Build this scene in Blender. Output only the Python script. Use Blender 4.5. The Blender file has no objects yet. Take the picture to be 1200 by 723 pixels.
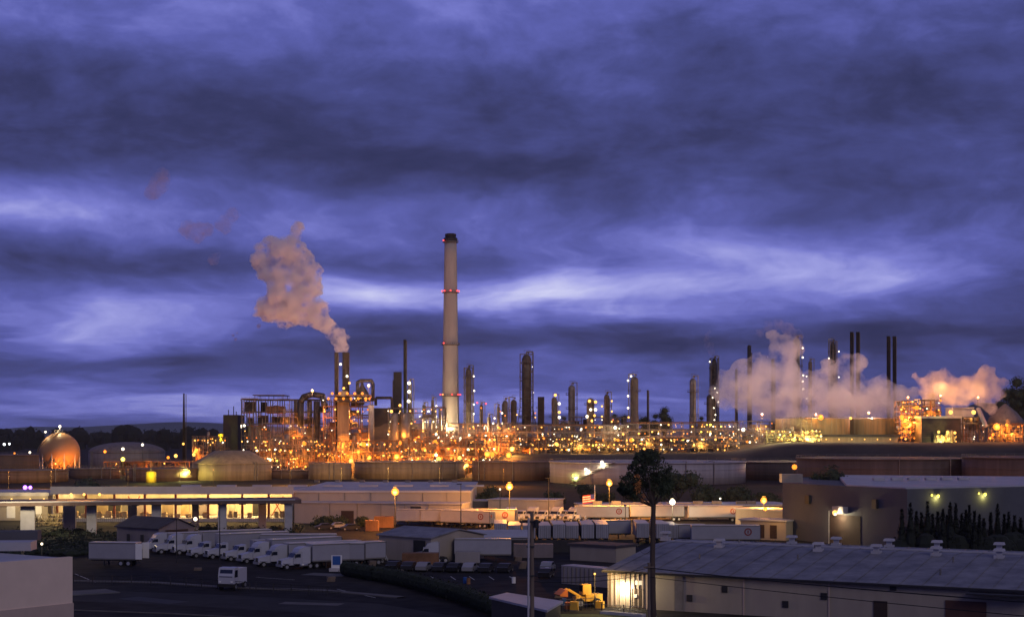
import bpy, math, random
from math import sin, cos, pi, radians, sqrt, atan2, hypot
from mathutils import Vector, Matrix, noise as mnoise
R = random.Random(7)
sc = bpy.context.scene
COL = sc.collection
F = 1800.0; HZ = 508.0; CAMZ = 22.0

def X(px, d): return (px - 600.0) * d / F          # metres east of the view axis
def Z(py, d): return CAMZ - (py - HZ) * d / F
def D(py, z=0.0): return (CAMZ - z) * F / (py - HZ)  # distance of a point standing at height z
def G(px, py, z=0.0):
    d = D(py, z); return Vector((X(px, d), d, z))

# ------------------------------------------------------------------ materials
def _nt(name):
    m = bpy.data.materials.new(name); m.use_nodes = True
    nt = m.node_tree; b = nt.nodes['Principled BSDF']
    return m, nt, b
def mat(name, col, rough=.6, metal=0.0, var=.25, scale=.6, bump=0.0, stretch=(1,1,1), rnd=.0, spec=.4, ribs=None):
    m, nt, b = _nt(name); N = nt.nodes; L = nt.links
    tc = N.new('ShaderNodeTexCoord'); mp = N.new('ShaderNodeMapping'); L.new(tc.outputs['Object'], mp.inputs[0])
    mp.inputs['Scale'].default_value = stretch
    n = N.new('ShaderNodeTexNoise'); n.inputs['Scale'].default_value = scale; n.inputs['Detail'].default_value = 6
    n.inputs['Roughness'].default_value = .65; L.new(mp.outputs[0], n.inputs['Vector'])
    r = N.new('ShaderNodeMapRange'); r.inputs[1].default_value = .28; r.inputs[2].default_value = .72
    r.inputs[3].default_value = 1-var; r.inputs[4].default_value = 1+var; L.new(n.outputs[0], r.inputs[0])
    last = r.outputs[0]
    if rnd:
        oi = N.new('ShaderNodeObjectInfo'); rr = N.new('ShaderNodeMapRange'); rr.inputs[3].default_value = 1-rnd; rr.inputs[4].default_value = 1+rnd
        L.new(oi.outputs['Random'], rr.inputs[0]); mu = N.new('ShaderNodeMath'); mu.operation = 'MULTIPLY'
        L.new(last, mu.inputs[0]); L.new(rr.outputs[0], mu.inputs[1]); last = mu.outputs[0]
    v = N.new('ShaderNodeVectorMath'); v.operation = 'SCALE'; v.inputs[0].default_value = col; L.new(last, v.inputs['Scale'])
    L.new(v.outputs[0], b.inputs['Base Color'])
    b.inputs['Roughness'].default_value = rough; b.inputs['Metallic'].default_value = metal
    b.inputs['Specular IOR Level'].default_value = spec
    h = None
    if ribs:
        w = N.new('ShaderNodeTexWave'); w.wave_type = 'BANDS'; w.bands_direction = ribs[0]; w.inputs['Scale'].default_value = ribs[1]
        L.new(tc.outputs['Object'], w.inputs['Vector']); h = w.outputs['Fac']
        bp = N.new('ShaderNodeBump'); bp.inputs['Strength'].default_value = ribs[2]; bp.inputs['Distance'].default_value = .05
        L.new(h, bp.inputs['Height']); L.new(bp.outputs[0], b.inputs['Normal'])
    elif bump:
        bp = N.new('ShaderNodeBump'); bp.inputs['Strength'].default_value = bump; bp.inputs['Distance'].default_value = .1
        L.new(n.outputs[0], bp.inputs['Height']); L.new(bp.outputs[0], b.inputs['Normal'])
    return m
def emat(name, col, power, sample=True):
    m, nt, b = _nt(name); b.inputs['Base Color'].default_value = (.02,.02,.02,1)
    b.inputs['Emission Color'].default_value = (*col, 1); b.inputs['Emission Strength'].default_value = power
    m.cycles.emission_sampling = 'AUTO' if sample else 'NONE'
    return m

M = {}
M['steel']   = mat('painted_steel_dark', (.10,.085,.07), .6, .2, .35, .3, rnd=.25)
M['steel_l'] = mat('galvanised_steel', (.19,.18,.17), .55, .4, .3, .4, rnd=.2)
M['rust']    = mat('rusty_steel', (.22,.11,.055), .8, .1, .5, .35, rnd=.2)
M['alum']    = mat('insulation_cladding', (.22,.205,.19), .45, .3, .25, .3, rnd=.2)
M['dark']    = mat('weathered_dark_metal', (.028,.027,.030), .6, .2, .4, .3, rnd=.2)
M['conc']    = mat('stack_concrete', (.37,.34,.325), .9, 0, .16, .12, stretch=(1,1,.25))
M['conc_p']  = mat('pier_concrete', (.40,.39,.41), .9, 0, .16, .5)
M['tank_w']  = mat('white_tank_paint', (.27,.27,.31), .6, 0, .18, .42, stretch=(1,1,.07), rnd=.1)
M['tank_b']  = mat('brown_tank_paint', (.13,.085,.06), .7, 0, .34, .42, stretch=(1,1,.07), rnd=.15)
M['tank_d']  = mat('dark_tank_paint', (.075,.055,.050), .7, 0, .34, .42, stretch=(1,1,.07), rnd=.1)
M['tank_c']  = mat('cream_tank_paint', (.23,.18,.12), .65, 0, .34, .42, stretch=(1,1,.07), rnd=.12)
M['tank_g']  = mat('grey_tank_paint', (.15,.13,.135), .7, 0, .34, .42, stretch=(1,1,.07), rnd=.1)
M['sphere']  = mat('sphere_paint', (.33,.19,.09), .55, 0, .14, .15, stretch=(1,1,.3))
M['wall_w']  = mat('white_metal_siding', (.30,.28,.28), .55, 0, .10, .3, stretch=(1,1,.2), ribs=('X', 3.2, .5))
M['wall_g']  = mat('grey_tilt_up_wall', (.085,.09,.108), .85, 0, .14, .2)
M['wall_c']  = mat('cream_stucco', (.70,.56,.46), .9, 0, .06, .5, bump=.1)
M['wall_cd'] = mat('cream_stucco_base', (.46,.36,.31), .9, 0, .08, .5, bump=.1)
M['wall_t']  = mat('tan_metal_siding', (.33,.285,.235), .6, 0, .14, .3, stretch=(1,1,.25), ribs=('X', 5, .4))
M['wall_s']  = mat('shed_wall', (.20,.17,.18), .75, 0, .2, .3, stretch=(1,1,.3), ribs=('X', 4, .5))
M['roof_w']  = mat('white_roof_membrane', (.38,.38,.42), .6, 0, .18, .15)
M['roof_g']  = mat('weathered_metal_roof', (.18,.18,.195), .55, .05, .5, .35, stretch=(1,1,1), ribs=('X', 2.0, .6))
M['roof_d']  = mat('dark_shingle_roof', (.06,.055,.065), .9, 0, .3, .5)
M['trailer'] = mat('white_trailer_skin', (.29,.29,.335), .5, 0, .08, .5, rnd=.12, ribs=('X', 4, .25))
M['trail_r'] = mat('trailer_roof', (.50,.48,.46), .5, 0, .10, .5, rnd=.12)
M['truck']   = mat('white_truck_paint', (.42,.43,.49), .3, 0, .05, .5, rnd=.1)
M['black']   = mat('black_rubber', (.015,.015,.015), .8, 0, .2, 2)
M['rim']     = mat('wheel_rim', (.45,.45,.47), .35, .6, .1, 2)
M['glass']   = mat('dark_window_glass', (.012,.016,.03), .12, 0, .1, 1, spec=.6)
M['bluep']   = mat('blue_panel', (.02,.09,.32), .5, 0, .1, 1)
M['redp']    = mat('red_panel', (.20,.025,.022), .5, 0, .1, 1)
M['door_d']  = mat('dark_brown_door', (.045,.028,.024), .8, 0, .2, 1, ribs=('Z', 6, .5))
M['wood']    = mat('pole_wood', (.17,.13,.10), .9, 0, .3, 1.2, stretch=(1,1,.1), bump=.4)
M['bark']    = mat('bark', (.07,.05,.04), .95, 0, .35, 1, stretch=(1,1,.2), bump=.5)
M['leaf']    = mat('dark_foliage', (.045,.06,.03), .85, 0, .5, .5, rnd=.2)
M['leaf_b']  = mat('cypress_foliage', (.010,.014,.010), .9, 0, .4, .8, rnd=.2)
M['leaf_o']  = mat('lamplit_foliage', (.60,.24,.07), .85, 0, .4, .8)  # orange of a lamp showing through the crown, put into the leaf colour
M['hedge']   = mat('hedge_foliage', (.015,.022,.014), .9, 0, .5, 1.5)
M['yellow']  = mat('yellow_machine_paint', (.62,.34,.04), .5, 0, .15, 1)
M['orange']  = mat('orange_machine_paint', (.55,.16,.03), .5, 0, .15, 1)
M['yel_t']   = mat('yellow_vessel_paint', (.60,.48,.05), .6, 0, .1, .5)
M['wire']    = mat('wire_black', (.01,.01,.01), .7, 0, .1, 1)
M['asph_c']  = mat('pale_pavement', (.10,.10,.105), .95, 0, .25, .4, bump=.2)
M['line']    = mat('worn_white_paint', (.42,.42,.42), .8, 0, .35, 1.5)
M['stripe_w']= mat('flag_white', (.7,.7,.7), .8, 0, .05, 1)
M['stripe_r']= mat('flag_red', (.5,.04,.04), .8, 0, .05, 1)
M['stripe_b']= mat('flag_blue', (.04,.05,.25), .8, 0, .05, 1)
M['crate']   = mat('stored_goods', (.32,.22,.12), .8, 0, .4, .8, rnd=.4)

SOD = (1.0, .29, .03); AMB = (1.0, .48, .09); WHT = (1.0, .86, .62); GRN = (.86, 1.0, .25); RED = (1.0, .06, .05); CRM=(1.0,.78,.42)
E = {}
E['sod'] = emat('sodium_lamp', (1,.26,.02), 2.1); E['amb'] = emat('amber_lamp', AMB, 2.8); E['wht'] = emat('white_lamp', WHT, 3.6)
E['grn'] = emat('yellow_green_lamp', (1,.80,.10), 3.2); E['red'] = emat('red_beacon', RED, 4); E['cool'] = emat('cool_lamp', (.9,.95,1), 4)
E['vio'] = emat('violet_lamp', (.35,.12,1.0), 7)

# ------------------------------------------------------------------ mesh builder
class MB:
    def __init__(s): s.v = []; s.f = []; s.mi = []; s.cur = 0
    def q(s, *pts):
        b = len(s.v); s.v += [tuple(p) for p in pts]; s.f.append(tuple(range(b, b+len(pts)))); s.mi.append(s.cur)
    def box(s, cx, cy, cz, sx, sy, sz, rz=0.0, taper=1.0):
        c, n = cos(rz), sin(rz); b = len(s.v)
        for dz in (-.5, .5):
            t = taper if dz > 0 else 1.0
            for dx, dy in ((-.5,-.5),(.5,-.5),(.5,.5),(-.5,.5)):
                x, y = dx*sx*t, dy*sy*t; s.v.append((cx+x*c-y*n, cy+x*n+y*c, cz+dz*sz))
        for f in ((3,2,1,0),(4,5,6,7),(0,1,5,4),(1,2,6,5),(2,3,7,6),(3,0,4,7)):
            s.f.append(tuple(b+i for i in f)); s.mi.append(s.cur)
        return s
    def beam(s, p0, p1, w, h=None, n=4, w1=None):
        p0, p1 = Vector(p0), Vector(p1); d = p1-p0
        if d.length < 1e-6: return s
        d.normalize(); up = Vector((0,0,1)) if abs(d.z) < .95 else Vector((0,1,0))
        a = d.cross(up).normalized(); u = a.cross(d).normalized(); h = h or w; w1 = w if w1 is None else w1; b = len(s.v)
        off = pi/4 if n == 4 else 0; k = .7071 if n == 4 else .5
        for p, ww in ((p0, 1.0), (p1, w1/w)):
            for i in range(n):
                t = 2*pi*i/n+off
                s.v.append(tuple(p + a*(cos(t)*w*k*ww) + u*(sin(t)*h*k*ww)))
        for i in range(n):
            j = (i+1) % n; s.f.append((b+i, b+j, b+n+j, b+n+i)); s.mi.append(s.cur)
        s.f.append(tuple(b+i for i in reversed(range(n)))); s.mi.append(s.cur)
        s.f.append(tuple(b+n+i for i in range(n))); s.mi.append(s.cur)
        return s
    def path(s, pts, w, n=6):
        for a, b in zip(pts, pts[1:]): s.beam(a, b, w, n=n)
        return s
    def lathe(s, cx, cy, prof, n=24, cap=True):
        b = len(s.v); m = len(prof)
        for r, z in prof:
            for i in range(n): t = 2*pi*i/n; s.v.append((cx+r*cos(t), cy+r*sin(t), z))
        for k in range(m-1):
            for i in range(n):
                j = (i+1) % n; s.f.append((b+k*n+i, b+k*n+j, b+(k+1)*n+j, b+(k+1)*n+i)); s.mi.append(s.cur)
        if cap:
            s.f.append(tuple(b+i for i in reversed(range(n)))); s.mi.append(s.cur)
            s.f.append(tuple(b+(m-1)*n+i for i in range(n))); s.mi.append(s.cur)
        return s
    def hcyl(s, p0, p1, r, n=14):      # horizontal drum with domed ends
        p0, p1 = Vector(p0), Vector(p1); d = (p1-p0).normalized()
        s.beam(p0, p1, 2*r, n=n); s.beam(p1, p1+d*r*.4, 2*r, n=n, w1=1.1*r); s.beam(p0, p0-d*r*.4, 2*r, n=n, w1=1.1*r); return s
    def ball(s, c, r, n=10, m=7, sq=(1,1,1)):
        b = len(s.v)
        for k in range(m+1):
            a = pi*k/m
            for i in range(n): t = 2*pi*i/n; s.v.append((c[0]+r*sq[0]*sin(a)*cos(t), c[1]+r*sq[1]*sin(a)*sin(t), c[2]+r*sq[2]*cos(a)))
        for k in range(m):
            for i in range(n): j = (i+1) % n; s.f.append((b+k*n+i, b+(k+1)*n+i, b+(k+1)*n+j, b+k*n+j)); s.mi.append(s.cur)
        return s
    def grid_z(s, x0, x1, y0, y1, nx, ny, fn):
        b = len(s.v)
        for j in range(ny+1):
            for i in range(nx+1):
                x = x0+(x1-x0)*i/nx; y = y0+(y1-y0)*j/ny; s.v.append((x, y, fn(x, y)))
        for j in range(ny):
            for i in range(nx): a = b+j*(nx+1)+i; s.f.append((a, a+1, a+nx+2, a+nx+1)); s.mi.append(s.cur)
        return s
    def build(s, name, mats, parent=None, smooth=False, local=False):
        me = bpy.data.meshes.new(name); o = bpy.data.objects.new(name, me); COL.objects.link(o)
        v = s.v
        if parent is not None:
            o.parent = parent
            if not local:
                wl = Vector(parent.location)
                if parent.parent is not None: wl = wl + parent.parent.location
                v = [(a-wl.x, b-wl.y, c-wl.z) for a, b, c in v]
        me.from_pydata(v, [], s.f); me.update()
        for m in (mats if isinstance(mats, (list, tuple)) else [mats]): me.materials.append(m)
        if len(me.materials) > 1: me.polygons.foreach_set('material_index', s.mi)
        if smooth: me.polygons.foreach_set('use_smooth', [len(p.vertices) <= 4 for p in me.polygons])
        me.update()
        return o

def tag(o, label=None, cat=None, group=None, kind=None):
    if label: o['label'] = label
    if cat: o['category'] = cat
    if group: o['group'] = group
    if kind: o['kind'] = kind
    return o
def thing(name, label, cat, loc=(0,0,0), rz=0.0, group=None):
    o = bpy.data.objects.new(name, None); COL.objects.link(o); o.location = loc; o.rotation_euler = (0,0,rz)
    o.empty_display_size = .1
    return tag(o, label, cat, group)
def copy_tree(o, label=None, loc=None, rz=None, group=None, parent=None):
    c = o.copy(); COL.objects.link(c)
    if parent is not None: c.parent = parent
    if label: c['label'] = label
    if group: c['group'] = group
    if loc is not None: c.location = loc
    if rz is not None: c.rotation_euler = (0,0,rz)
    for ch in list(KIDS.get(o.name, ())) : copy_tree(ch, parent=c)
    return c
KIDS = {}
def reg(root):        # remember a prototype's tree so copies need no scene scan
    bpy.context.view_layer.update()
    def rec(o):
        k = list(o.children); KIDS[o.name] = k
        for c in k: rec(c)
    rec(root)

# shared lamp globes
def _bulb(r, m):
    b = MB().ball((0,0,0), 1.0, 6, 4); me = bpy.data.meshes.new('lamp'); me.from_pydata([(x*r,y*r,z*r) for x,y,z in b.v], [], b.f); me.materials.append(m); me.update(); return me
BULB = {}
def lamp(kind, r, loc, parent, name='lamp'):
    k = (kind, round(r, 2))
    if k not in BULB: BULB[k] = _bulb(r, E[kind])
    o = bpy.data.objects.new(name, BULB[k]); COL.objects.link(o); o.parent = parent
    wl = Vector(parent.location); o.location = Vector(loc)-wl
    return o
GLOW = 2.6
def glow(loc, col, power, r=.4, name='lamp_light', parent=None):
    l = bpy.data.lights.new(name, 'POINT'); l.color = col; l.energy = power*GLOW; l.shadow_soft_size = r
    o = bpy.data.objects.new(name, l); COL.objects.link(o); o.location = loc
    if parent is not None: o.parent = parent; o.location = Vector(loc)-Vector(parent.location)
    return o

# ------------------------------------------------------------------ camera
cam = bpy.data.cameras.new('camera'); camo = bpy.data.objects.new('camera', cam); COL.objects.link(camo)
camo.location = (0,0,CAMZ); camo.rotation_euler = (pi/2,0,0); cam.sensor_width = 36; cam.lens = 36*F/1200
cam.shift_y = (HZ-361.5)/1200; cam.clip_end = 60000; cam.clip_start = 1; sc.camera = camo
sc.view_settings.view_transform = 'Standard'; sc.view_settings.look = 'None'; sc.view_settings.exposure = 0; sc.view_settings.gamma = 1
# ------------------------------------------------------------------ sky and sun
w = bpy.data.worlds.new('World'); sc.world = w; w.use_nodes = True
nt = w.node_tree; N = nt.nodes; L = nt.links
for n in list(N): N.remove(n)
def mth(op, a, b=None, c=None, clamp=False):
    n = N.new('ShaderNodeMath'); n.operation = op; n.use_clamp = clamp
    for i, q in enumerate((a, b, c)):
        if q is None: continue
        if isinstance(q, (int, float)): n.inputs[i].default_value = q
        else: L.new(q, n.inputs[i])
    return n.outputs[0]
tc = N.new('ShaderNodeTexCoord'); sp = N.new('ShaderNodeSeparateXYZ'); L.new(tc.outputs['Generated'], sp.inputs[0])
dx, dy, dz = sp.outputs
az = mth('ARCTAN2', dx, dy); el = mth('ARCSINE', dz)
# cloud deck coordinates: where the view direction meets a layer overhead
den = mth('ADD', mth('MAXIMUM', dz, 0.0), 0.075)
cb = N.new('ShaderNodeCombineXYZ'); L.new(mth('DIVIDE', dx, den), cb.inputs[0]); L.new(mth('DIVIDE', dy, den), cb.inputs[1])
def noi(scale, detail, rough, off, dist=0.0):
    mp = N.new('ShaderNodeMapping'); mp.inputs['Location'].default_value = off; L.new(cb.outputs[0], mp.inputs[0])
    n = N.new('ShaderNodeTexNoise'); n.inputs['Scale'].default_value = scale; n.inputs['Detail'].default_value = detail
    n.inputs['Roughness'].default_value = rough; n.inputs['Distortion'].default_value = dist; L.new(mp.outputs[0], n.inputs['Vector']); return n
n1 = noi(.55, 8, .5, (3.1,1.7,0), .25); n2 = noi(1.7, 7, .5, (9.4,4.2,0), .3); nw = noi(.8, 4, .5, (1,8,0)); nv = noi(.8, 4, .5, (31,18,0)); nm = noi(.28, 3, .5, (5,2.2,0))
waz = mth('ADD', az, mth('MULTIPLY', mth('SUBTRACT', nw.outputs[0], .5), .12))
wel = mth('ADD', el, mth('MULTIPLY', mth('SUBTRACT', nv.outputs[0], .5), .045))
# the larger openings and shadows of the deck: px, py, half-width, half-height, strength
BL = [ (620,352,280,24,.31), (645,335,80,34,.26), (400,345,70,30,.26), (945,300,100,30,.10), (1020,330,60,24,.10), (90,385,120,24,.40), (40,262,150,26,.30), (900,288,200,34,.23),
       (960,330,170,22,.16), (230,240,220,36,.06), (130,478,220,12,.26), (620,478,220,12,.26), (130,455,90,8,.14), (700,420,160,10,.10), (480,255,160,40,.10), (300,455,200,18,.04),
       (620,120,500,75,-.07), (330,160,180,55,-.10), (560,205,150,28,-.20), (1080,140,300,90,-.15), (760,395,500,22,-.20), (100,320,200,26,-.14),
       (1100,420,260,60,-.10), (450,300,220,18,-.14), (200,425,260,18,-.12), (60,150,200,70,-.12), (1150,250,120,40,-.04), (600,0,900,70,.13), (130,40,190,40,.06), (780,440,400,22,.04)]
acc = None
for px, py, rx, ry, am in BL:
    a0 = math.atan((px-600)/F); e0 = math.atan((HZ-py)/F)
    u = mth('MULTIPLY', mth('SUBTRACT', waz, a0), F/rx); v = mth('MULTIPLY', mth('SUBTRACT', wel, e0), F/ry)
    r2 = mth('ADD', mth('MULTIPLY', u, u), mth('MULTIPLY', v, v))
    g = mth('MULTIPLY', mth('POWER', 2.718, mth('MULTIPLY', r2, -.75)), am)
    acc = g if acc is None else mth('ADD', acc, g)
val = mth('ADD', acc, mth('MULTIPLY', mth('SUBTRACT', n1.outputs[0], .5), .08))
val = mth('ADD', val, mth('MULTIPLY', mth('SUBTRACT', n2.outputs[0], .5), .03))
val = mth('ADD', val, mth('MULTIPLY', mth('SUBTRACT', nm.outputs[0], .5), .14))
c3 = N.new('ShaderNodeCombineXYZ'); L.new(mth('MULTIPLY', waz, 8.0), c3.inputs[0]); L.new(mth('MULTIPLY', wel, 17.0), c3.inputs[1])
n3 = N.new('ShaderNodeTexNoise'); n3.inputs['Scale'].default_value = 1.5; n3.inputs['Detail'].default_value = 9; n3.inputs['Roughness'].default_value = .58; n3.inputs['Distortion'].default_value = .12; L.new(c3.outputs[0], n3.inputs['Vector'])
val = mth('ADD', val, mth('MULTIPLY', mth('SUBTRACT', n3.outputs[0], .5), .60))
n4 = N.new('ShaderNodeTexNoise'); n4.inputs['Scale'].default_value = 5.5; n4.inputs['Detail'].default_value = 6; n4.inputs['Roughness'].default_value = .6; L.new(c3.outputs[0], n4.inputs['Vector'])
val = mth('ADD', val, mth('MULTIPLY', mth('SUBTRACT', n4.outputs[0], .5), .15))
val = mth('ADD', val, .405)
rp = N.new('ShaderNodeValToRGB'); L.new(val, rp.inputs[0]); cr = rp.color_ramp
def s2l(c): return tuple(((x/255+.055)/1.055)**2.4 if x/255 > .04045 else x/255/12.92 for x in c)+(1,)
stops = [(0.0,(36,41,72)), (.2,(56,59,102)), (.36,(72,77,137)), (.5,(92,97,173)), (.64,(121,125,206)), (.8,(166,168,232)), (1.0,(218,219,250))]
cr.elements[0].position = 0; cr.elements[0].color = s2l(stops[0][1]); cr.elements[1].position = 1; cr.elements[1].color = s2l(stops[-1][1])
for p, c in stops[1:-1]: e = cr.elements.new(p); e.color = s2l(c)
# towards the zenith, out of view, the sky is tinted to warm the scene
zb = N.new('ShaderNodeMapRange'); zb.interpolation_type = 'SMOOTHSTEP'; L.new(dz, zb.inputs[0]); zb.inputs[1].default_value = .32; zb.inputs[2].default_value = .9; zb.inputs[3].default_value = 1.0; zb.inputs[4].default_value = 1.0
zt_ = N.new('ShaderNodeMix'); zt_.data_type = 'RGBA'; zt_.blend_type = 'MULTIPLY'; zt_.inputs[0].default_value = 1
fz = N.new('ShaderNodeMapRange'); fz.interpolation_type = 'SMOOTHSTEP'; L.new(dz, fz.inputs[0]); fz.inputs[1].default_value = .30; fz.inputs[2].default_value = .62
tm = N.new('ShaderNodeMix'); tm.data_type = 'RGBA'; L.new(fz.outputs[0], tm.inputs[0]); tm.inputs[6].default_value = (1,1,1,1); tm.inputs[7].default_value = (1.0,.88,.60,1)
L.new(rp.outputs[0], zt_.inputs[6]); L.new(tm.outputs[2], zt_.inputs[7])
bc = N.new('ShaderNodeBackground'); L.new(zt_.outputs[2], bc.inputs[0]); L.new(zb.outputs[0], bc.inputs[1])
sk = N.new('ShaderNodeTexSky'); sk.sky_type = 'NISHITA'; sk.sun_disc = False; sk.sun_elevation = radians(1.0); sk.sun_rotation = radians(200); sk.air_density = 2; sk.ozone_density = 5
bn = N.new('ShaderNodeBackground'); L.new(sk.outputs[0], bn.inputs[0]); bn.inputs[1].default_value = .006
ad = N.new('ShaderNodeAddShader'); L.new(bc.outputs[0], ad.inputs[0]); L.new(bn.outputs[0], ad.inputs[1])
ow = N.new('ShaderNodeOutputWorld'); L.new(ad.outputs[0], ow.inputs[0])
w.cycles.sampling_method = 'MANUAL'; w.cycles.sample_map_resolution = 256
sl = bpy.data.lights.new('dusk_sun', 'SUN'); sl.energy = .52; sl.angle = radians(25); sl.color = (1,.86,.76)
so = bpy.data.objects.new('dusk_sun', sl); COL.objects.link(so); so.rotation_euler = (radians(62), 0, radians(24)); so.location = (0,0,300)
cy = sc.cycles
cy.max_bounces = 8; cy.diffuse_bounces = 2; cy.glossy_bounces = 2; cy.transmission_bounces = 2; cy.volume_bounces = 6; cy.transparent_max_bounces = 8
cy.sample_clamp_indirect = 2.0; cy.caustics_reflective = False; cy.caustics_refractive = False; cy.use_light_tree = True; cy.use_denoising = True
# ------------------------------------------------------------------ land
def ground_mat():
    m, nt, b = _nt('ground_surface'); N = nt.nodes; L = nt.links
    g = N.new('ShaderNodeNewGeometry')
    n1 = N.new('ShaderNodeTexNoise'); n1.inputs['Scale'].default_value = .03; n1.inputs['Detail'].default_value = 8; L.new(g.outputs['Position'], n1.inputs['Vector'])
    n2 = N.new('ShaderNodeTexNoise'); n2.inputs['Scale'].default_value = .35; n2.inputs['Detail'].default_value = 8; L.new(g.outputs['Position'], n2.inputs['Vector'])
    r = N.new('ShaderNodeValToRGB'); r.color_ramp.elements[0].position = .35; r.color_ramp.elements[0].color = (.010,.010,.013,1)
    r.color_ramp.elements[1].position = .7; r.color_ramp.elements[1].color = (.026,.024,.025,1); L.new(n1.outputs[0], r.inputs[0])
    v = N.new('ShaderNodeMapRange'); v.inputs[1].default_value=.3; v.inputs[2].default_value=.7; v.inputs[3].default_value = .45; v.inputs[4].default_value = 1.6; L.new(n2.outputs[0], v.inputs[0])
    s = N.new('ShaderNodeVectorMath'); s.operation = 'SCALE'; L.new(r.outputs[0], s.inputs[0]); L.new(v.outputs[0], s.inputs['Scale']); L.new(s.outputs[0], b.inputs['Base Color'])
    b.inputs['Roughness'].default_value = .95; b.inputs['Specular IOR Level'].default_value = .12
    return m
gm = ground_mat()
g = MB(); g.q((-9000,-60,0),(9000,-60,0),(9000,16000,0),(-9000,16000,0)); tag(g.build('ground', gm), kind='structure')

M['dirt'] = mat('dike_earth', (.05,.040,.034), .95, 0, .5, .05, bump=.4)
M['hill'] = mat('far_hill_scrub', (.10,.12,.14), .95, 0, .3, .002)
def ss(a, b, x): t = max(0, min(1, (x-a)/(b-a))); return t*t*(3-2*t)
def plateau(x, y):
    px = 600 + x*F/830
    h = 11.2*ss(540, 600, px) + 1.0*ss(650, 850, px) + 5.3*ss(850, 930, px)
    h *= ss(755, 815, y)
    n = mnoise.noise(Vector((x*.03, y*.03, 0)))
    return h + n*.5*ss(0,1,h) - .3
tag(MB().grid_z(-40, 620, 740, 1500, 132, 60, plateau).build('raised_ground', M['dirt'], smooth=True), kind='structure')
def base_at(px, d): return max(0.0, plateau(X(px, d), d))

def ridge(seed, d, pts, dep, name, rough):
    def fn(x, y):
        px = 600 + x*F/d
        for (a, ya), (b, yb) in zip(pts, pts[1:]):
            if px <= b: py = ya + (yb-ya)*max(0, (px-a)/(b-a)); break
        else: py = pts[-1][1]
        top = Z(py, d)
        t = 1-abs(y-d)/dep
        nz = mnoise.fractal(Vector((x*rough, y*rough*.6, seed)), 1.0, 2.0, 5)
        return max(-2, top*ss(0,1,t) + nz*top*.13*(t > 0) )
    x0, x1 = X(pts[0][0], d), X(pts[-1][0], d)
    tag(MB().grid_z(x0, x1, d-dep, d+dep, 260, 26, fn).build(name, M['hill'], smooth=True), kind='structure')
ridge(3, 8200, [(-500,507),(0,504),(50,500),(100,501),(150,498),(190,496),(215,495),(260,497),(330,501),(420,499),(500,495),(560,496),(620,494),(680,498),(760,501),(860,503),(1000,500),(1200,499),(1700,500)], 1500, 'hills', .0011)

# ------------------------------------------------------------------ leaf clumps
def leaves(mb, c, r, n, size, rr, sq=(1,1,1), hollow=.45):
    for _ in range(n):
        while True:
            p = Vector((rr.uniform(-1,1), rr.uniform(-1,1), rr.uniform(-1,1)))
            if hollow < p.length < 1: break
        q = Vector(c)+Vector((p.x*r*sq[0], p.y*r*sq[1], p.z*r*sq[2]))
        a = Vector((rr.uniform(-1,1), rr.uniform(-1,1), rr.uniform(-1,1))).normalized(); b = a.cross(Vector((rr.uniform(-1,1),rr.uniform(-1,1),.3))).normalized()
        s = size*rr.uniform(.6,1.4)
        mb.q(q-a*s*.5, q+b*s*.3, q+a*s*.5, q-b*s*.3)
def tree(loc, h, r, label, group=None, seed=1, trunk_h=.35, n=900, lobes=7, leafm='leaf', cat='tree', lobesize=.5, name='tree', sq=1.0):
    rr = random.Random(seed); t = thing(name, label, cat, loc, 0, group)
    tr = MB(); cr = MB(); x, y, z = loc
    top = z+h*trunk_h; tr.beam((x,y,z-.3), (x+rr.uniform(-.3,.3), y, top), h*.045+.12, n=8, w1=h*.03+.06)
    for i in range(lobes):
        a = 2*pi*i/lobes + rr.uniform(-.4,.4); k = rr.uniform(.25,.68)*r; hh = z + h*(trunk_h + (1-trunk_h)*rr.uniform(.25,.8))
        if i == 0: k = 0; hh = z+h-r*lobesize*.9
        c = (x+cos(a)*k, y+sin(a)*k, hh)
        tr.beam((x, y, top-.2), c, h*.018+.06, n=5, w1=h*.006+.03)
        rl = r*lobesize*rr.uniform(.75,1.15)
        leaves(cr, c, rl, int(n/lobes), max(.28, r*.11), rr, (1,1,.85*sq))
        cr.ball(c, rl*.6, 8, 6, (1,1,.85*sq))
    tr.build('trunk', M['bark'], t); cr.build('crown', M[leafm], t)
    return t
# far wood beyond the tank farm: a mass nobody could count
fw = MB(); rr = random.Random(11)
for i in range(230):
    px = rr.uniform(-60, 620); d = rr.uniform(1900, 3000); top = 505 + 5*mnoise.noise(Vector((px*.03,0,0))) + rr.uniform(-2,7)
    if px > 300: top += 2
    x = X(px, d); zt = max(9, Z(top, d)); h = rr.uniform(.5, 1)*8+zt*.3
    fw.ball((x, d, zt-h*.6), h*.7, 7, 5, (rr.uniform(.6,1.5),1,rr.uniform(.8,1.5))); leaves(fw, (x,d,zt-h*.5), h*.9, 40, 3.2, rr)
    fw.box(x, d, zt*.4, h*.9, h*.9, zt*.8)
tag(fw.build('far_wood', M['leaf_b']), 'dark mass of trees beyond the tank farm below the hills at left', 'wood', kind='stuff')
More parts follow.
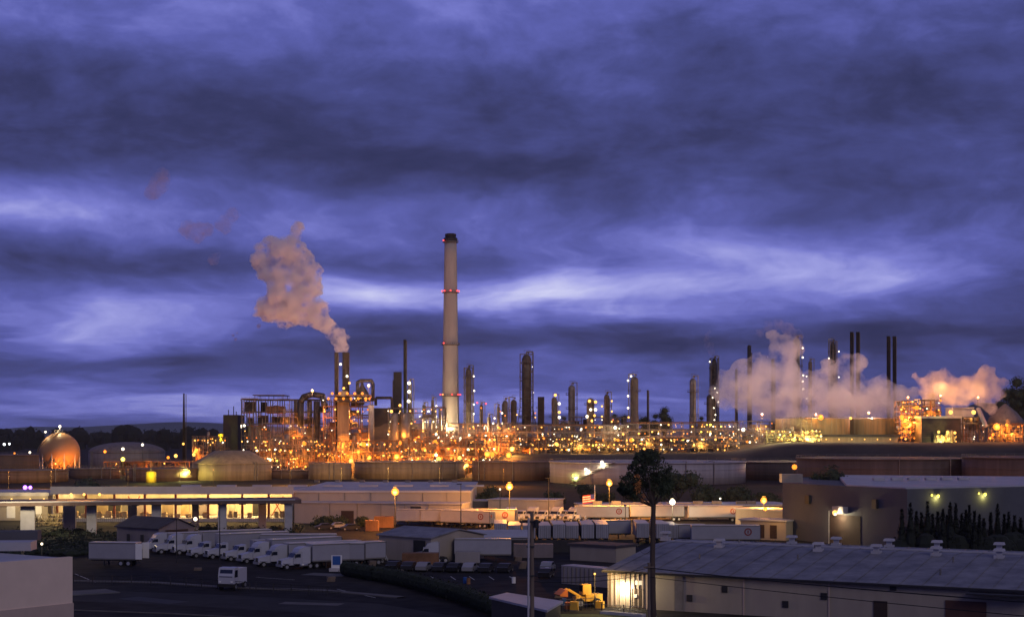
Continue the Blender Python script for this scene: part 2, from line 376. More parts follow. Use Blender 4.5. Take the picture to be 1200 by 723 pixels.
# ------------------------------------------------------------------ tanks
def tank(px, wpx, d, top, m, roof, label, name='storage_tank', apex=None, group='storage tanks', stair=None, bands=2, rail=True, flat=.35):
    x = X(px, d); r = wpx*d/F/2; dc = d+r*.25     # silhouette distance
    zb = 0.0; zt = Z(top, d)
    t = thing(name, label, 'tank', (x, dc, zb), 0, group)
    n = 64 if r > 15 else 40
    MB().lathe(x, dc, [(r,zb-.3),(r,zt)], n).build('shell', m, t, smooth=True); sq_ = random.Random(px)
    if r > 9:
        
        for q in range(3): pp_ = MB(); a = -pi/2+sq_.uniform(-1.2,1.2); xx,yy = x+(r+.5)*cos(a), dc+(r+.5)*sin(a); pp_.beam((xx,yy,zb),(xx,yy,zt+.6),sq_.choice((.3,.45)),n=8); pp_.beam((xx,yy,zt+.6),(x+(r-3)*cos(a),dc+(r-3)*sin(a),zt+.7),.3,n=6); pp_.build('fill_line', M['steel_l'], t)
    if roof == 'flat':
        MB().lathe(x, dc, [(r*1.004,zt-.35),(r*1.012,zt-.3),(r*1.012,zt+.12),(r*.96,zt+.1),(r*.5,zt+.35),(.1,zt+.5)], n).build('roof', m, t, smooth=True)
    else:
        za = Z(apex, d); pr = [(r*1.008, zt-.2),(r*1.01, zt+.1)]
        if roof == 'dome': pr += [(r*cos(a), zt+.1+(za-zt)*sin(a)) for a in [i*pi/2/10 for i in range(1,10)]]
        else: pr += [(r*flat, za), (.1, za+.15)]
        MB().lathe(x, dc, pr, n).build('roof', m, t, smooth=True)
    bm = MB()
    for k in range(bands): zz = zb+(zt-zb)*(k+1)/(bands+1); bm.lathe(x, dc, [(r,zz-.12),(r+.14,zz-.1),(r+.14,zz+.1),(r,zz+.12)], n, cap=False)
    if bands: bm.build('wind_girder', m, t)
    if rail:
        rm = MB(); q = 48
        for i in range(q):
            a, b = 2*pi*i/q, 2*pi*(i+1)/q
            p = (x+r*cos(a), dc+r*sin(a)); p2 = (x+r*cos(b), dc+r*sin(b))
            rm.beam((*p, zt+.1), (*p, zt+1.15), .08); rm.beam((*p, zt+1.15), (*p2, zt+1.15), .08)
        rm.build('railing', M['steel_l'], t)
    if stair:      # spiral stair between two pixel columns on the front face
        p0, p1, lamps_at = stair
        a0 = math.acos(max(-1,min(1,(X(p0,d)-x)/r))); a1 = math.acos(max(-1,min(1,(X(p1,d)-x)/r)))
        sm = MB(); K = 40; prev = None
        for i in range(K+1):
            a = a0+(a1-a0)*i/K; zz = zb + (zt+.3-zb)*i/K; ro = r+.7
            p = Vector((x+ro*cos(a), dc-ro*sin(a), zz)); sm.box(p.x, p.y, zz, .9, .9, .07, -a)
            po = Vector((x+(r+1.15)*cos(a), dc-(r+1.15)*sin(a), zz+1.0))
            sm.beam((po.x,po.y,zz), po, .07)
            if prev: sm.beam(prev, po, .07); sm.beam((prev[0],prev[1],prev[2]-1.15), (po.x,po.y,zz-.15), .08, .25)
            prev = tuple(po)
        sm.build('stairway', M['steel'], t)
        for f, kind, pw in lamps_at:
            a = a0+(a1-a0)*f; zz = zb+(zt-zb)*f+2.6; ro = r+1.3
            P = (x+ro*cos(a), dc-ro*sin(a), zz); lamp(kind, .7, P, t)
            pole = MB().beam((P[0],P[1],zz-2.4), (P[0],P[1],zz), .09).build('lamp_post', M['steel'], t)
            glow((x+(r+1.0)*cos(a), dc-(r+1.0)*sin(a), zz-1.5), CRM if kind == 'wht' else GRN, pw, .3, parent=t)
    return t, x, dc, r, zt
S = (M['tank_b'], M['tank_c'], M['tank_w'], M['tank_g'])
tank(8, 86, 860, 533, S[0], 'flat', 'brown tank behind the front row, left of the sphere tank')
tank(18, 112, 700, 551, S[0], 'flat', 'wide brown tank at the left edge, below the sphere tank')
tank(146, 88, 930, 530, S[3], 'dome', 'tank with a shallow domed roof right of the sphere tank', apex=518)
tank(108, 60, 760, 549, S[0], 'flat', 'low brown tank half hidden behind the bush left of the yellow vessel')
tank(188, 84, 720, 549, S[0], 'flat', 'brown tank with a yellow upright vessel in front of it')
tk = tank(270, 92, 730, 543, S[1], 'cone', 'cream tank with a truncated cone roof, left of the process units', apex=528, bands=1, rail=False, flat=.44)
tank(340, 56, 760, 551, S[0], 'flat', 'low reddish brown tank right of the cone roofed tank', bands=1)
tank(386, 50, 740, 543, S[1], 'flat', 'narrow cream tank under the twin smoking stacks')
tank(479, 131, 760, 541, S[1], 'flat', 'wide cream tank behind the white warehouse roof')
tank(601, 96, 730, 541, S[0], 'flat', 'brown tank behind the bright orange street lamp, left of the white tank')
tank(761, 232, 690, 541, S[2], 'flat', 'very wide white tank with bright lamps up its spiral stair', stair=(668, 716, [(.12,'grn',500),(.42,'wht',800),(.76,'wht',800)]))
tank(925, 130, 740, 541, M['tank_d'], 'flat', 'dark tank between the very wide white tank and the stair lamps at right')
tank(1045, 210, 640, 537, M['tank_d'], 'flat', 'wide brown tank above the grey building roof with lamps on its stair', stair=(1146, 1118, [(.28,'wht',500),(.66,'wht',650)]))
tank(1225, 176, 600, 536, M['tank_d'], 'flat', 'brown tank cut by the right edge of the picture')

def sphere_tank():
    d = 800; x = X(70, d); r = 23.2*d/F; zc = Z(530, d)
    t = thing('sphere_tank', 'orange lit spherical pressure tank on legs above the brown tanks at left', 'tank', (x, d, 0))
    b = MB().ball((x,d,zc), r, 40, 28); b.build('sphere_shell', M['sphere'], t, smooth=True)
    for i in range(10):
        a = 2*pi*i/10+.2; px_, py_ = x+r*.96*cos(a), d+r*.96*sin(a)
        MB().beam((px_,py_,-.2), (px_,py_,zc+.5), .75, n=10).build('leg', M['conc_p'], t)
    br = MB()
    for i in range(10):
        a, c = 2*pi*i/10+.2, 2*pi*(i+1)/10+.2; rr_ = r*.96
        br.beam((x+rr_*cos(a),d+rr_*sin(a),1), (x+rr_*cos(c),d+rr_*sin(c),zc-2), .22); br.beam((x+rr_*cos(c),d+rr_*sin(c),1), (x+rr_*cos(a),d+rr_*sin(a),zc-2), .22)
    br.build('bracing', M['steel_l'], t)
    pl = MB().box(x,d,zc+r+.1,4,4,.2)
    for sx in (-2,2):
        for sy in (-2,2): pl.beam((x+sx,d+sy,zc+r),(x+sx,d+sy,zc+r+1.3),.12)
        pl.beam((x+sx,d-2,zc+r+1.3),(x+sx,d+2,zc+r+1.3),.1); pl.beam((x-2,d+sx,zc+r+1.3),(x+2,d+sx,zc+r+1.3),.1)
    pl.build('top_platform', M['steel_l'], t)
    st = MB(); prev=None
    for i in range(26):
        a = 3.6+i*.05; e = i/25*1.35; ro = r+.9; p = (x+ro*cos(e)*cos(a), d+ro*cos(e)*sin(a), zc+ro*sin(e))
        if prev: st.beam(prev, p, .9, .15); st.beam((prev[0],prev[1],prev[2]+1),(p[0],p[1],p[2]+1),.1)
        prev = p
    st.build('stairway', M['steel_l'], t)
    lamp('wht', .7, (x+.5, d-1.5, zc+r+3.2), t); MB().beam((x+.5,d-1.5,zc+r),(x+.5,d-1.5,zc+r+3),.14).build('lamp_post', M['steel_l'], t)
    lamp('wht', .55, (x-6.5, d-3, zc+r*.84+2), t)
    glow((x+.5,d-2.5,zc+r+3), CRM, 1500, .4, parent=t); glow((x-7.5,d-4.5,zc+r*.8+2), CRM, 700, .4, parent=t)
    lamp('amb', .5, (x+1, d-r-.3, zc-r*.55), t); glow((x+13,d-13,4), SOD, 4500, .8, parent=t); glow((x+4,d-r-3,2.5), SOD, 2600, .6, parent=t)
sphere_tank()

# ------------------------------------------------------------------ towers and stacks
def tower(px, wpx, top, d, label, zb=None, style='column', m='steel', lamps=(), seed=1, plats=4, group=None, cat='distillation column', name='distillation_column', lr=.45):
    rr = random.Random(seed*77+5); x = X(px, d); r = wpx*d/F/2
    zb = base_at(px, d) if zb is None else zb; zt = Z(top, d); H = zt-zb
    t = thing(name, label, cat, (x, d, zb), 0, group); mt = M[m]
    if style in ('column', 'vessel'):
        MB().lathe(x, d, [(r*1.25,zb-.3),(r*1.2,zb+3),(r*1.02,zb+5)]+[(r*1.02, zb+H*.45),(r*.9,zb+H*.48),(r*.9,zt-r)]+[(r*.9*cos(a), zt-r+r*.95*sin(a)) for a in (.4,.8,1.2,1.5)], 18).build('shell', mt, t, smooth=True)
        rp = r*.9
    elif style == 'box':
        MB().box(x, d, (zb+zt)/2, r*1.9, r*1.9, H).build('shell', mt, t); rp = r*1.05
    else:   # open steel tower round a slim vessel
        MB().lathe(x, d, [(r*.72,zb-.3),(r*.72,zt-3),(r*.5,zt-1),(r*.3,zt-.4)], 14).build('shell', mt, t, smooth=True); rp = r*.72
        f = MB(); lv = max(4, int(H/5))
        wid = lambda k: r*(1.0 if style == 'frame' else (1.0+1.1*max(0, (.45-k)/.45)))
        for sx, sy in ((-1,-1),(1,-1),(1,1),(-1,1)):
            for k in range(lv):
                a, b = k/lv, (k+1)/lv
                f.beam((x+sx*wid(a),d+sy*wid(a),zb+H*a),(x+sx*wid(b),d+sy*wid(b),zb+H*b),.5)
        for k in range(1, lv+1):
            a = k/lv; wv = wid(a); zz = zb+H*a; p = [(x-wv,d-wv,zz),(x+wv,d-wv,zz),(x+wv,d+wv,zz),(x-wv,d+wv,zz)]
            for i in range(4): f.beam(p[i], p[(i+1)%4], .26)
            wb = wid((k-1)/lv); s_ = 1 if k % 2 else -1
            f.beam((x-s_*wb,d-wb,zb+H*(k-1)/lv),(x+s_*wv,d-wv,zz),.2)
            if rr.random() < .6: f.box(x, d, zz, 2*wv, 2*wv, .12)
        f.build('steel_frame', M['steel'], t)
    for k in range(plats):
        zz = zb + H*(.30 + .66*(k+.5)/plats) + rr.uniform(-.8,.8); ro = rp+1.5
        if style == 'box': ro = rp+.8
        a0 = rr.uniform(0, 6.28); span = rr.choice((pi*1.1, pi*1.5, 2*pi)); p = MB(); q = 12; pv = None
        for i in range(q+1):
            a = a0+span*i/q; c, s_ = cos(a), sin(a)
            A=(x+rp*c,d+rp*s_,zz); B=(x+ro*c,d+ro*s_,zz)
            if pv: p.q(pv[0],A,B,pv[1]); p.q((*pv[0][:2],zz-.15),(*pv[1][:2],zz-.15),(*B[:2],zz-.15),(*A[:2],zz-.15)); p.beam((*pv[1][:2],zz+1.1),(*B[:2],zz+1.1),.1); p.beam(pv[1],B,.18)
            p.beam(B,(*B[:2],zz+1.1),.09); pv=(A,B)
        p.build('platform', M['steel'], t)
    lad = MB(); la = rr.uniform(3.6,5.8); lx, ly = x+(rp+.35)*cos(la), d+(rp+.35)*sin(la)
    lad.beam((lx-.25,ly,zb),(lx-.25,ly,zt),.08); lad.beam((lx+.25,ly,zb),(lx+.25,ly,zt),.08); lad.box(lx,ly-.3,(zb+zt)/2+1,.7,.1,H*.8)
    lad.build('ladder', M['steel'], t)
    if style in ('column','tower','frame'):
        s_ = rr.choice((-1,1)); pd = max(.45, r*.22)
        MB().path([(x,d-.2,zt-.5),(x,d-.2,zt+1.4),(x+s_*(rp+1.1),d-.4,zt+1.4),(x+s_*(rp+1.1),d-.4,zb+4)], pd, 8).build('overhead_pipe', M['alum'] if style=='column' else M['steel_l'], t)
        tp = MB(); tp.beam((x-rp*.5,d,zt-.5),(x-rp*.5,d,zt+2.6),.15); tp.beam((x-rp*.5,d,zt+2.4),(x+rp,d,zt+2.4),.15); tp.box(x+rp*.4,d,zt+.8,.8,.8,1.2); tp.build('top_davit', M['steel'], t)
    for kind, py, side in lamps:
        lamp(kind, lr, (x+side*(rp+1.3), d-rp*.6-.6, Z(py, d)), t)
    return t
C = tower
C(549, 10, 431, 900, 'tall column with white lamps on its right side, just right of the great chimney', style='tower', lamps=[('wht',441,1),('wht',458,1.1),('wht',485,1),('wht',474,1)], seed=2, plats=6, lr=.5)
C(617, 15, 415, 930, 'tallest open steel tower, spreading at its foot, in the middle of the refinery', style='tower', lamps=[('wht',430,.9),('wht',460,1)], seed=3, plats=8, lr=.35)
C(592, 7, 469, 900, 'short column with an orange lamp, left of the tallest open tower', lamps=[('sod',482,-1),('sod',487,0)], seed=4, plats=2)
C(602, 8, 468, 905, 'short column under a looped pipe beside the tallest open tower', lamps=[('amb',486,.6)], seed=5, plats=2)
C(634, 8, 465, 915, 'square topped column just right of the tallest open tower', style='box', m='dark', seed=6, plats=2, lamps=[('sod',484,-1),('amb',489,-1)])
C(649.5, 7, 465, 900, 'short column with a round amber lamp on its top', lamps=[('amb',463,.2),('wht',473,1),('amb',483,1),('wht',489,1)], seed=7, plats=3, lr=.85)
C(670, 9, 451, 925, 'column with two thin masts standing on its top', lamps=[], m='steel_l', seed=8, plats=3)
C(692, 10, 466, 900, 'round topped column covered in bright amber lamps', style='vessel', m='tank_c', lamps=[('amb',470,-.2),('amb',471,.8),('wht',480,0),('wht',480,.8),('wht',488,-.6),('amb',487,.6),('amb',493,.2)], seed=9, plats=3, lr=.9)
C(743.5, 10, 441, 900, 'plain tall column with white lamps down its left side', lamps=[('wht',441,-.6),('wht',446,-1.1),('wht',464,-1.1),('wht',478,-1.1),('amb',489,-1)], seed=10, plats=2, lr=.6)
C(812, 8.5, 443, 920, 'plain slim column right of the dark round tree on the ridge', m='steel_l', seed=11, plats=2)
C(837, 9, 420, 960, 'column with a ragged wide top at the left edge of the steam', style='frame', m='dark', lamps=[('wht',424,-1)], seed=12, plats=5)
C(832, 9, 462, 930, 'squat column below the ragged topped one, dotted with white lamps', m='steel', lamps=[('wht',455,.8),('wht',460,1.2),('wht',466,.4),('wht',471,1.4),('wht',478,.6),('wht',486,.9),('wht',492,.7)], seed=13, plats=3, lr=.45)
C(863, 3.6, 432, 950, 'very thin column rising out of the steam beside the ragged topped one', m='dark', style='vessel', seed=14, plats=1)
C(878, 5, 404, 980, 'dark stack top above the steam, tallest left of the lamp lined column', m='dark', style='vessel', seed=15, plats=2)
C(905.5, 4.5, 420, 980, 'thin faint column half lost in the steam', m='steel', style='vessel', seed=16, plats=1)
C(933.5, 9, 396, 960, 'tall column with a string of white lamps down its right side inside the steam', m='steel_l', lamps=[('wht',408,1),('wht',419,1),('wht',440,1.1),('wht',456,1.1),('wht',447,1)], seed=17, plats=4, lr=.6)
C(949.5, 5, 423, 950, 'slim column with two white lamps right of the lamp lined one', m='steel', lamps=[('wht',441,-1),('wht',467,-1)], seed=18, plats=2)
C(976, 8, 400, 960, 'jagged dark column with white lamps left of the twin black stacks', style='frame', m='dark', lamps=[('wht',412,1.2),('wht',442,1.2),('wht',420,-1)], seed=19, plats=5)
C(466, 9.5, 436, 900, 'dark square tower left of the thin black stack', style='box', m='dark', seed=20, plats=1, zb=0)
C(480.5, 5, 447, 890, 'small column with three white lamps beside the thin black stack', m='steel_l', lamps=[('wht',449,-.2),('wht',459,-.2),('wht',470,-.3)], seed=21, plats=2, zb=0, lr=1.0)
C(564, 4.5, 474, 890, 'small stub column with two red lamps right of the great chimney', m='steel', lamps=[('red',472,-1),('red',473,1.2),('sod',478,0)], seed=22, plats=1, zb=0)
for i,(px,w_,top,la) in enumerate([(497,5,474,'low column in the cluster left of the chimney foot, nearest the thin stack'),(507,4,468,'pointed low column in the cluster just left of the chimney foot'),(573,5,488,'low column between the stub column and the short lamp lit columns'),(711,7,462,'column with a needle mast amid a cluster of amber lamps'),(584,4,476,'thin low column left of the short columns')]):
    C(px, w_, top, 895, la, m='steel', seed=30+i, plats=2, lamps=[('wht' if i != 3 else 'amb', top+8+6*j, (-1)**j) for j in range(3 if i != 3 else 6)], lr=.55)

def stack(px, wpx, top, d, label, m='dark', zb=None, name='flue_stack', rings=2, group=None, wt=None, lamps=()):
    x = X(px, d); r = wpx*d/F/2; rt = (wt or wpx)*d/F/2; zb = base_at(px,d) if zb is None else zb; zt = Z(top, d)
    t = thing(name, label, 'stack', (x,d,zb), 0, group)
    MB().lathe(x, d, [(r,zb-.3),(rt,zt-.6),(rt*1.12,zt-.5),(rt*1.12,zt),(rt*.8,zt),(rt*.8,zt-1)], 20).build('flue', M[m], t, smooth=True)
    for k in range(rings):
        zz = zb+(zt-zb)*(.55+.4*k/max(1,rings)); MB().lathe(x, d, [(r*.99,zz-.3),(r*1.25,zz-.2),(r*1.25,zz+.2),(r*.99,zz+.3)], 20, cap=False).build('ring', M[m], t)
    lx = x+r+.2; MB().box(lx, d-.2, (zb+zt)/2, .35, .3, (zt-zb)*.98).build('ladder', M['steel'], t)
    for kind, py, side in lamps: lamp(kind, .7, (x+side*(r+.8), d-r-.4, Z(py,d)), t)
    return t
stack(474.5, 3.4, 398, 905, 'thin black stack with a thicker tip, left of the great chimney', zb=0, rings=1)
stack(998, 3.9, 389, 1000, 'left black stack of the taller pair in the steam', group='twin black stacks', rings=0)
stack(1005.2, 3.9, 389, 1000, 'right black stack of the taller pair in the steam', group='twin black stacks', rings=0)
stack(1041, 3.9, 394, 1000, 'left black stack of the lower pair at right', group='twin black stacks', rings=0)
stack(1048, 3.9, 394, 1000, 'right black stack of the lower pair at right', group='twin black stacks', rings=0)
stack(394, 4.2, 413, 860, 'thinner of the two stacks under the rising smoke plume', zb=0, rings=2)
stack(405, 7.6, 413, 862, 'thicker of the two stacks under the rising smoke plume, with lamps on its rings', zb=0, rings=5, lamps=[('wht',427,-1),('wht',441,.4),('amb',449,.9),('amb',455,-.3)])
stack(215.5, 4.4, 461, 880, 'slim tapering flare stack standing alone at left of the process units', zb=0, rings=0, wt=1.7, lamps=[('amb',520,0)])
stack(759, 2, 457, 900, 'thin bare mast like stack beside the lamp lined plain column', rings=0)
stack(711, .9, 460, 893, 'needle mast on the cluster of amber lamps', rings=0, m='steel')

def chimney():
    d = 905; x = X(528, d); zt = Z(274, d); zb = 0; r1 = 10.8*d/F; r0 = 7.0*d/F
    t = thing('chimney', 'great pale concrete chimney with rings of red beacons, tallest thing in the picture', 'chimney', (x,d,zb))
    rad = lambda z: r1+(r0-r1)*z/zt
    MB().lathe(x, d, [(rad(z),z) for z in [0]+[zt*k/12 for k in range(1,12)]+[zt-4.5]], 40).build('shaft', M['conc'], t, smooth=True)
    MB().lathe(x, d, [(r0*1.0,zt-4.5),(r0*1.15,zt-4.2),(r0*1.15,zt-2.6),(r0*.9,zt-2.4),(r0*.95,zt-.3),(r0*.7,zt),(r0*.5,zt-1)], 32).build('cap', M['dark'], t)
    for py in (284, 343, 404, 464):
        z = Z(py, d); rr_ = rad(z); p = MB().lathe(x, d, [(rr_,z-.35),(rr_+1.0,z-.2),(rr_+1.0,z),(rr_,z)], 32, cap=False)
        for i in range(24):
            a, c = 2*pi*i/24, 2*pi*(i+1)/24; q = (x+(rr_+.95)*cos(a), d+(rr_+.95)*sin(a)); q2=(x+(rr_+.95)*cos(c), d+(rr_+.95)*sin(c))
            p.beam((*q,z),(*q,z+1.2),.12); p.beam((*q,z+1.2),(*q2,z+1.2),.12)
        g_ = p.build('gallery', M['steel'], t)
        n = {284:[3.7], 343:[3.5,4.0,5.6,6.0,4.75], 404:[3.95], 464:[3.4,3.9,4.9,5.6,6.0]}[py]
        for a in n: lamp('red' if not (py==464 and a==3.9) else 'amb', .42, (x+(rr_+1.2)*cos(a), d+(rr_+1.2)*sin(a), z+.8), t, 'beacon')
    lad = MB().beam((x+rad(0)*.8,d-rad(0)*.62,2),(x+rad(zt)*.8,d-rad(zt)*.62,zt-5),.35).build('ladder', M['conc'], t)
    for a, pw in ((3.9,12000),(4.71,14000),(5.6,9000)): glow((x+26*cos(a), d+20*sin(a), 26), (1,.72,.36), pw, 1.2, parent=t)
chimney()

# ------------------------------------------------------------------ process units
def unit(px0, px1, top, d, depth, label, zb=None, seed=1, lv=5, lamps=(('sod',20),), vessels=6, pipes=30, lr=(.35,.8), name='process_unit', roofed=False, bay=7.0, m='steel', glows=0, gcol=SOD, gp=900, lz=(0,1), floors=.7, fill=.45):
    rr = random.Random(seed*131+3); x0, x1 = X(px0,d), X(px1,d); cx = (x0+x1)/2
    zb = base_at((px0+px1)/2, d) if zb is None else zb; zt = Z(top, d); H = zt-zb; lh = H/lv
    t = thing(name, label, 'process unit', (cx, d+depth/2, zb))
    nx = max(1, round((x1-x0)/bay)); ny = max(1, round(depth/9)); fr = MB()
    xs = [x0+(x1-x0)*i/nx for i in range(nx+1)]; ys = [d+depth*j/ny for j in range(ny+1)]
    hts = [[zt if not roofed and rr.random() < .5 else zb+lh*rr.choice((lv,lv,lv-1,lv-1,lv-2)) if not roofed else zt for y in ys] for x in xs]
    for i, x in enumerate(xs):
        for j, y in enumerate(ys): fr.beam((x,y,zb-.3),(x,y,hts[i][j]), .45)
    for k in range(1, lv+1):
        z = zb+lh*k
        for j, y in enumerate(ys):
            for i in range(nx):
                if z <= min(hts[i][j], hts[i+1][j])+.1:
                    fr.beam((xs[i],y,z),(xs[i+1],y,z),.3,.45)
                    if rr.random() < .35 and j == 0: s_ = rr.random() < .5; fr.beam((xs[i],y,z-lh) if s_ else (xs[i+1],y,z-lh), (xs[i+1],y,z) if s_ else (xs[i],y,z), .2)
        for i, x in enumerate(xs):
            for j in range(ny):
                if z <= min(hts[i][j], hts[i][j+1])+.1: fr.beam((x,ys[j],z),(x,ys[j+1],z),.28,.4)
    fr.build('steel_frame', M[m], t)
    for k in range(1, lv+(1 if roofed else 0)):
        z = zb+lh*k; p = MB()
        for i in range(nx):
            if rr.random() < floors:
                p.box((xs[i]+xs[i+1])/2, d+depth/2, z+.28, xs[i+1]-xs[i]-.05, depth, .1)
                p.beam((xs[i],d-.05,z+1.4),(xs[i+1],d-.05,z+1.4),.09); p.beam((xs[i],d-.05,z+.85),(xs[i+1],d-.05,z+.85),.07)
                for q in range(4): xx = xs[i]+(xs[i+1]-xs[i])*q/3; p.beam((xx,d-.05,z+.3),(xx,d-.05,z+1.4),.07)
        if p.f: p.build('platform', M['steel'], t)
    fb = MB()
    for i in range(nx):
        for k in range(lv):
            if rr.random() < fill:
                wv=(xs[i+1]-xs[i])*rr.uniform(.4,.92); hv=lh*rr.uniform(.35,.85)
                if zb+lh*k+.35+hv <= min(hts[i][0],hts[i+1][0])+.2: fb.box((xs[i]+xs[i+1])/2+rr.uniform(-.4,.4), d+depth*rr.uniform(.25,.7), zb+lh*k+.35+hv/2, wv, rr.uniform(2,5), hv)
    if fb.f: fb.build('plant_casing', M['dark' if rr.random() < .5 else 'rust'], t)
    for k in range(vessels):
        v = MB(); x = rr.uniform(x0+1.5,x1-1.5); y = d+rr.uniform(.1,.7)*depth; z = zb+lh*rr.randrange(lv)+.4; r = rr.uniform(.8,1.7)
        if rr.random() < .5: L_ = rr.uniform(3,7); v.hcyl((max(x0,x-L_/2),y,z+r+.4),(min(x1,x+L_/2),y,z+r+.4),r,12); v.box(x-1.2,y,z+.4,.4,r*1.5,1.2); v.box(x+1.2,y,z+.4,.4,r*1.5,1.2)
        else: h = min(lh*rr.choice((1,2,2))-.6, zt+3-z); v.lathe(x,y,[(r,z),(r,z+h-r*.5),(r*.7,z+h-.15*r),(.1,z+h)],14)
        v.build('vessel', M[rr.choice(('alum','steel_l','rust','tank_c'))], t, smooth=True)
    # pipes: one bundle, routed at random through the frame
    pm = MB(); ms = [M['alum'], M['steel_l'], M['rust']]
    for k in range(pipes):
        pm.cur = rr.randrange(3); w_ = rr.choice((.18,.25,.35,.55)); x = rr.uniform(x0,x1); y = d+rr.uniform(-.3,.5)*depth*rr.random(); z = zb+rr.uniform(.05,.98)*H
        pts = [(x,y,z)]
        for _ in range(rr.choice((2,3,4,5))):
            ax = rr.choice('xxzzy'); 
            if ax == 'x': x = min(x1,max(x0,x+rr.uniform(-14,14)))
            elif ax == 'z': z = min(zt+.5,max(zb,z+rr.uniform(-lh*1.6,lh*1.6)))
            else: y = min(d+depth,max(d-.5,y+rr.uniform(-5,5)))
            pts.append((x,y,z))
        pm.path(pts, w_, 6)
    for k in range(pipes*2):      # short verticals and small bore lines on the front
        pm.cur = rr.randrange(3); x = rr.uniform(x0,x1); z = zb+rr.uniform(0,.85)*H; y = d-rr.uniform(.1,.5); pm.beam((x,y,z),(x,y,min(zt,z+rr.uniform(.5,1.5)*lh)),rr.choice((.12,.18,.3)),n=5)
    if pipes:
        o = pm.build('pipework', ms, t); tag(o, kind='stuff')
    cnt = 0
    for kind, n in lamps:
        for _ in range(n):
            if cnt >= 98: break
            k = rr.uniform(lz[0], lz[1]); z = zb+H*k; z = zb+lh*(int((z-zb)/lh))+lh*rr.choice((.72,.72,.55,.85,rr.random()))
            x = rr.choice(xs)+rr.uniform(-2.5,2.5) if rr.random() < .5 else rr.uniform(x0,x1)
            lamp(kind, round((lr[0]+(lr[1]-lr[0])*rr.random()**2.2)*(.72 if rr.random() < .93 else 1.6),1)+.03, (min(x1,max(x0,x)), d+rr.choice((-.8,-.6,rr.uniform(0,depth*.5))), z), t); cnt += 1
    for _ in range(glows*2):
        glow((rr.uniform(x0,x1), d-rr.uniform(-3,6), zb+rr.uniform(.1,.75)*H), gcol, gp*rr.uniform(.6,1.5), .6, parent=t)
    return t
U = unit
# left complex
u = U(283, 382, 468, 870, 26, 'big steel framed unit with a bare skeleton top floor, left end of the refinery', fill=.55, seed=1, lv=6, lamps=(('sod',14),('amb',26),('wht',22)), vessels=12, pipes=60, lz=(.1,.66), lr=(.35,.7), roofed=True, glows=3, gp=1500, zb=0)
# roof monitor and ducts on it
rt = MB(); zz = Z(468,870); x0,x1 = X(298,870),X(331,870)
for x in (x0,(x0+x1)/2,x1):
    for y in (872,890): rt.beam((x,y,zz),(x,y,zz+2.3),.3)
rt.box((x0+x1)/2,881,zz+2.5,x1-x0+2,22,.4); rt.build('roof_canopy', M['steel'], u)
dk = MB(); zl = Z(480,870); dk.box(X(321,870), 878, zl, X(330,870)-X(310,870), 8, 4.2); dk.build('cabin', M['rust'], u)
def duct(pxs, pys, d, w_, parent, m='dark', name='duct'):
    o = MB(); pts = [(X(a,d),d,Z(b,d)) for a,b in zip(pxs,pys)]; o.path(pts, w_, 14)
    for p in pts[1:-1]: o.ball(p, w_*.5, 12, 8)
    return o.build(name, M[m], parent, smooth=True)
duct((352,352,356,366,378,381),(500,472,465,462,464,480), 866, 3.4, u)
duct((371,371),(470,520), 862, 3.0, u)
b_ = thing('control_building', 'dark windowless block at the left end of the process units', 'building', (X(270,880),890,0))
MB().box(X(270,880),890,Z(486,880)/2,X(279,880)-X(262,880),20,Z(486,880)).build('wall', M['dark'], b_)
vv = MB(); 
for px,h in ((266,3),(272,5),(275,2)): vv.beam((X(px,880),885,Z(486,880)),(X(px,880),885,Z(486,880)+h),.5,n=8)
vv.build('vent_pipe', M['dark'], b_)
u = U(379, 434, 463, 850, 22, 'bright orange heater unit right below the twin smoking stacks', seed=2, lv=7, lamps=(('sod',46),('amb',26),('wht',12)), vessels=8, pipes=40, lr=(.4,.95), glows=6, gp=1800, zb=0, m='rust')
hs = MB(); x = X(402,848); hs.box(x,852,Z(500,848),6.4,7,Z(470,848)-Z(530,848)); hs.lathe(x,852,[(4.2,Z(470,848)),(4.6,Z(466,848)),(3,Z(464,848)),(2,Z(458,848))],20); hs.build('heater_box', M['tank_c'], u)
for py in (464,471):
    gp_ = MB(); z = Z(py,846); gp_.box(X(407,846),850,z,X(430,846)-X(384,846),9,.2)
    for q in range(24): xx = X(384,846)+(X(430,846)-X(384,846))*q/23; gp_.beam((xx,845.5,z),(xx,845.5,z+1.1),.08)
    gp_.beam((X(384,846),845.5,z+1.1),(X(430,846),845.5,z+1.1),.1); gp_.build('gallery', M['steel'], u)
for i in range(11): lamp('sod', .75, (X(385+i*4.4,845),844.8,Z(461 if i%2 else 467,845)), u)
duct((419,419,423,435,437,437),(462,448,446,446,450,470), 858, 2.0, u, 'dark'); duct((435,435),(474,531), 846, 3.2, u, 'alum')
cn = MB(); x=X(424,860); cn.lathe(x,862,[(5.5,Z(470,860)),(3,Z(458,860)),(1,Z(452,860)),(.6,Z(447,860))],18); cn.build('hopper', M['dark'], u)
b_ = thing('boiler_house', 'tall dark box between the heater unit and the square tower', 'building', (X(446,870),880,0))
MB().box(X(446,870),880,Z(478,870)/2,8,16,Z(478,870)).build('wall', M['dark'], b_)
dd=MB().path([(X(440,868),870,Z(475,868)),(X(440,868),870,Z(466,868)),(X(459,868),870,Z(466,868)),(X(459,868),870,Z(480,868))],1.6,10).build('duct', M['dark'], b_)
U(455, 522, 478, 872, 24, 'unit with pale vessels between the square tower and the great chimney', seed=3, lv=6, lamps=(('sod',22),('amb',22),('wht',14)), vessels=18, pipes=60, lr=(.35,.8), glows=3, gp=1500, zb=0, floors=.5)
vs = thing('reactor_vessel', 'pair of fat pale vessels standing under the thin black stack', 'vessel', (X(470,868),870,0))
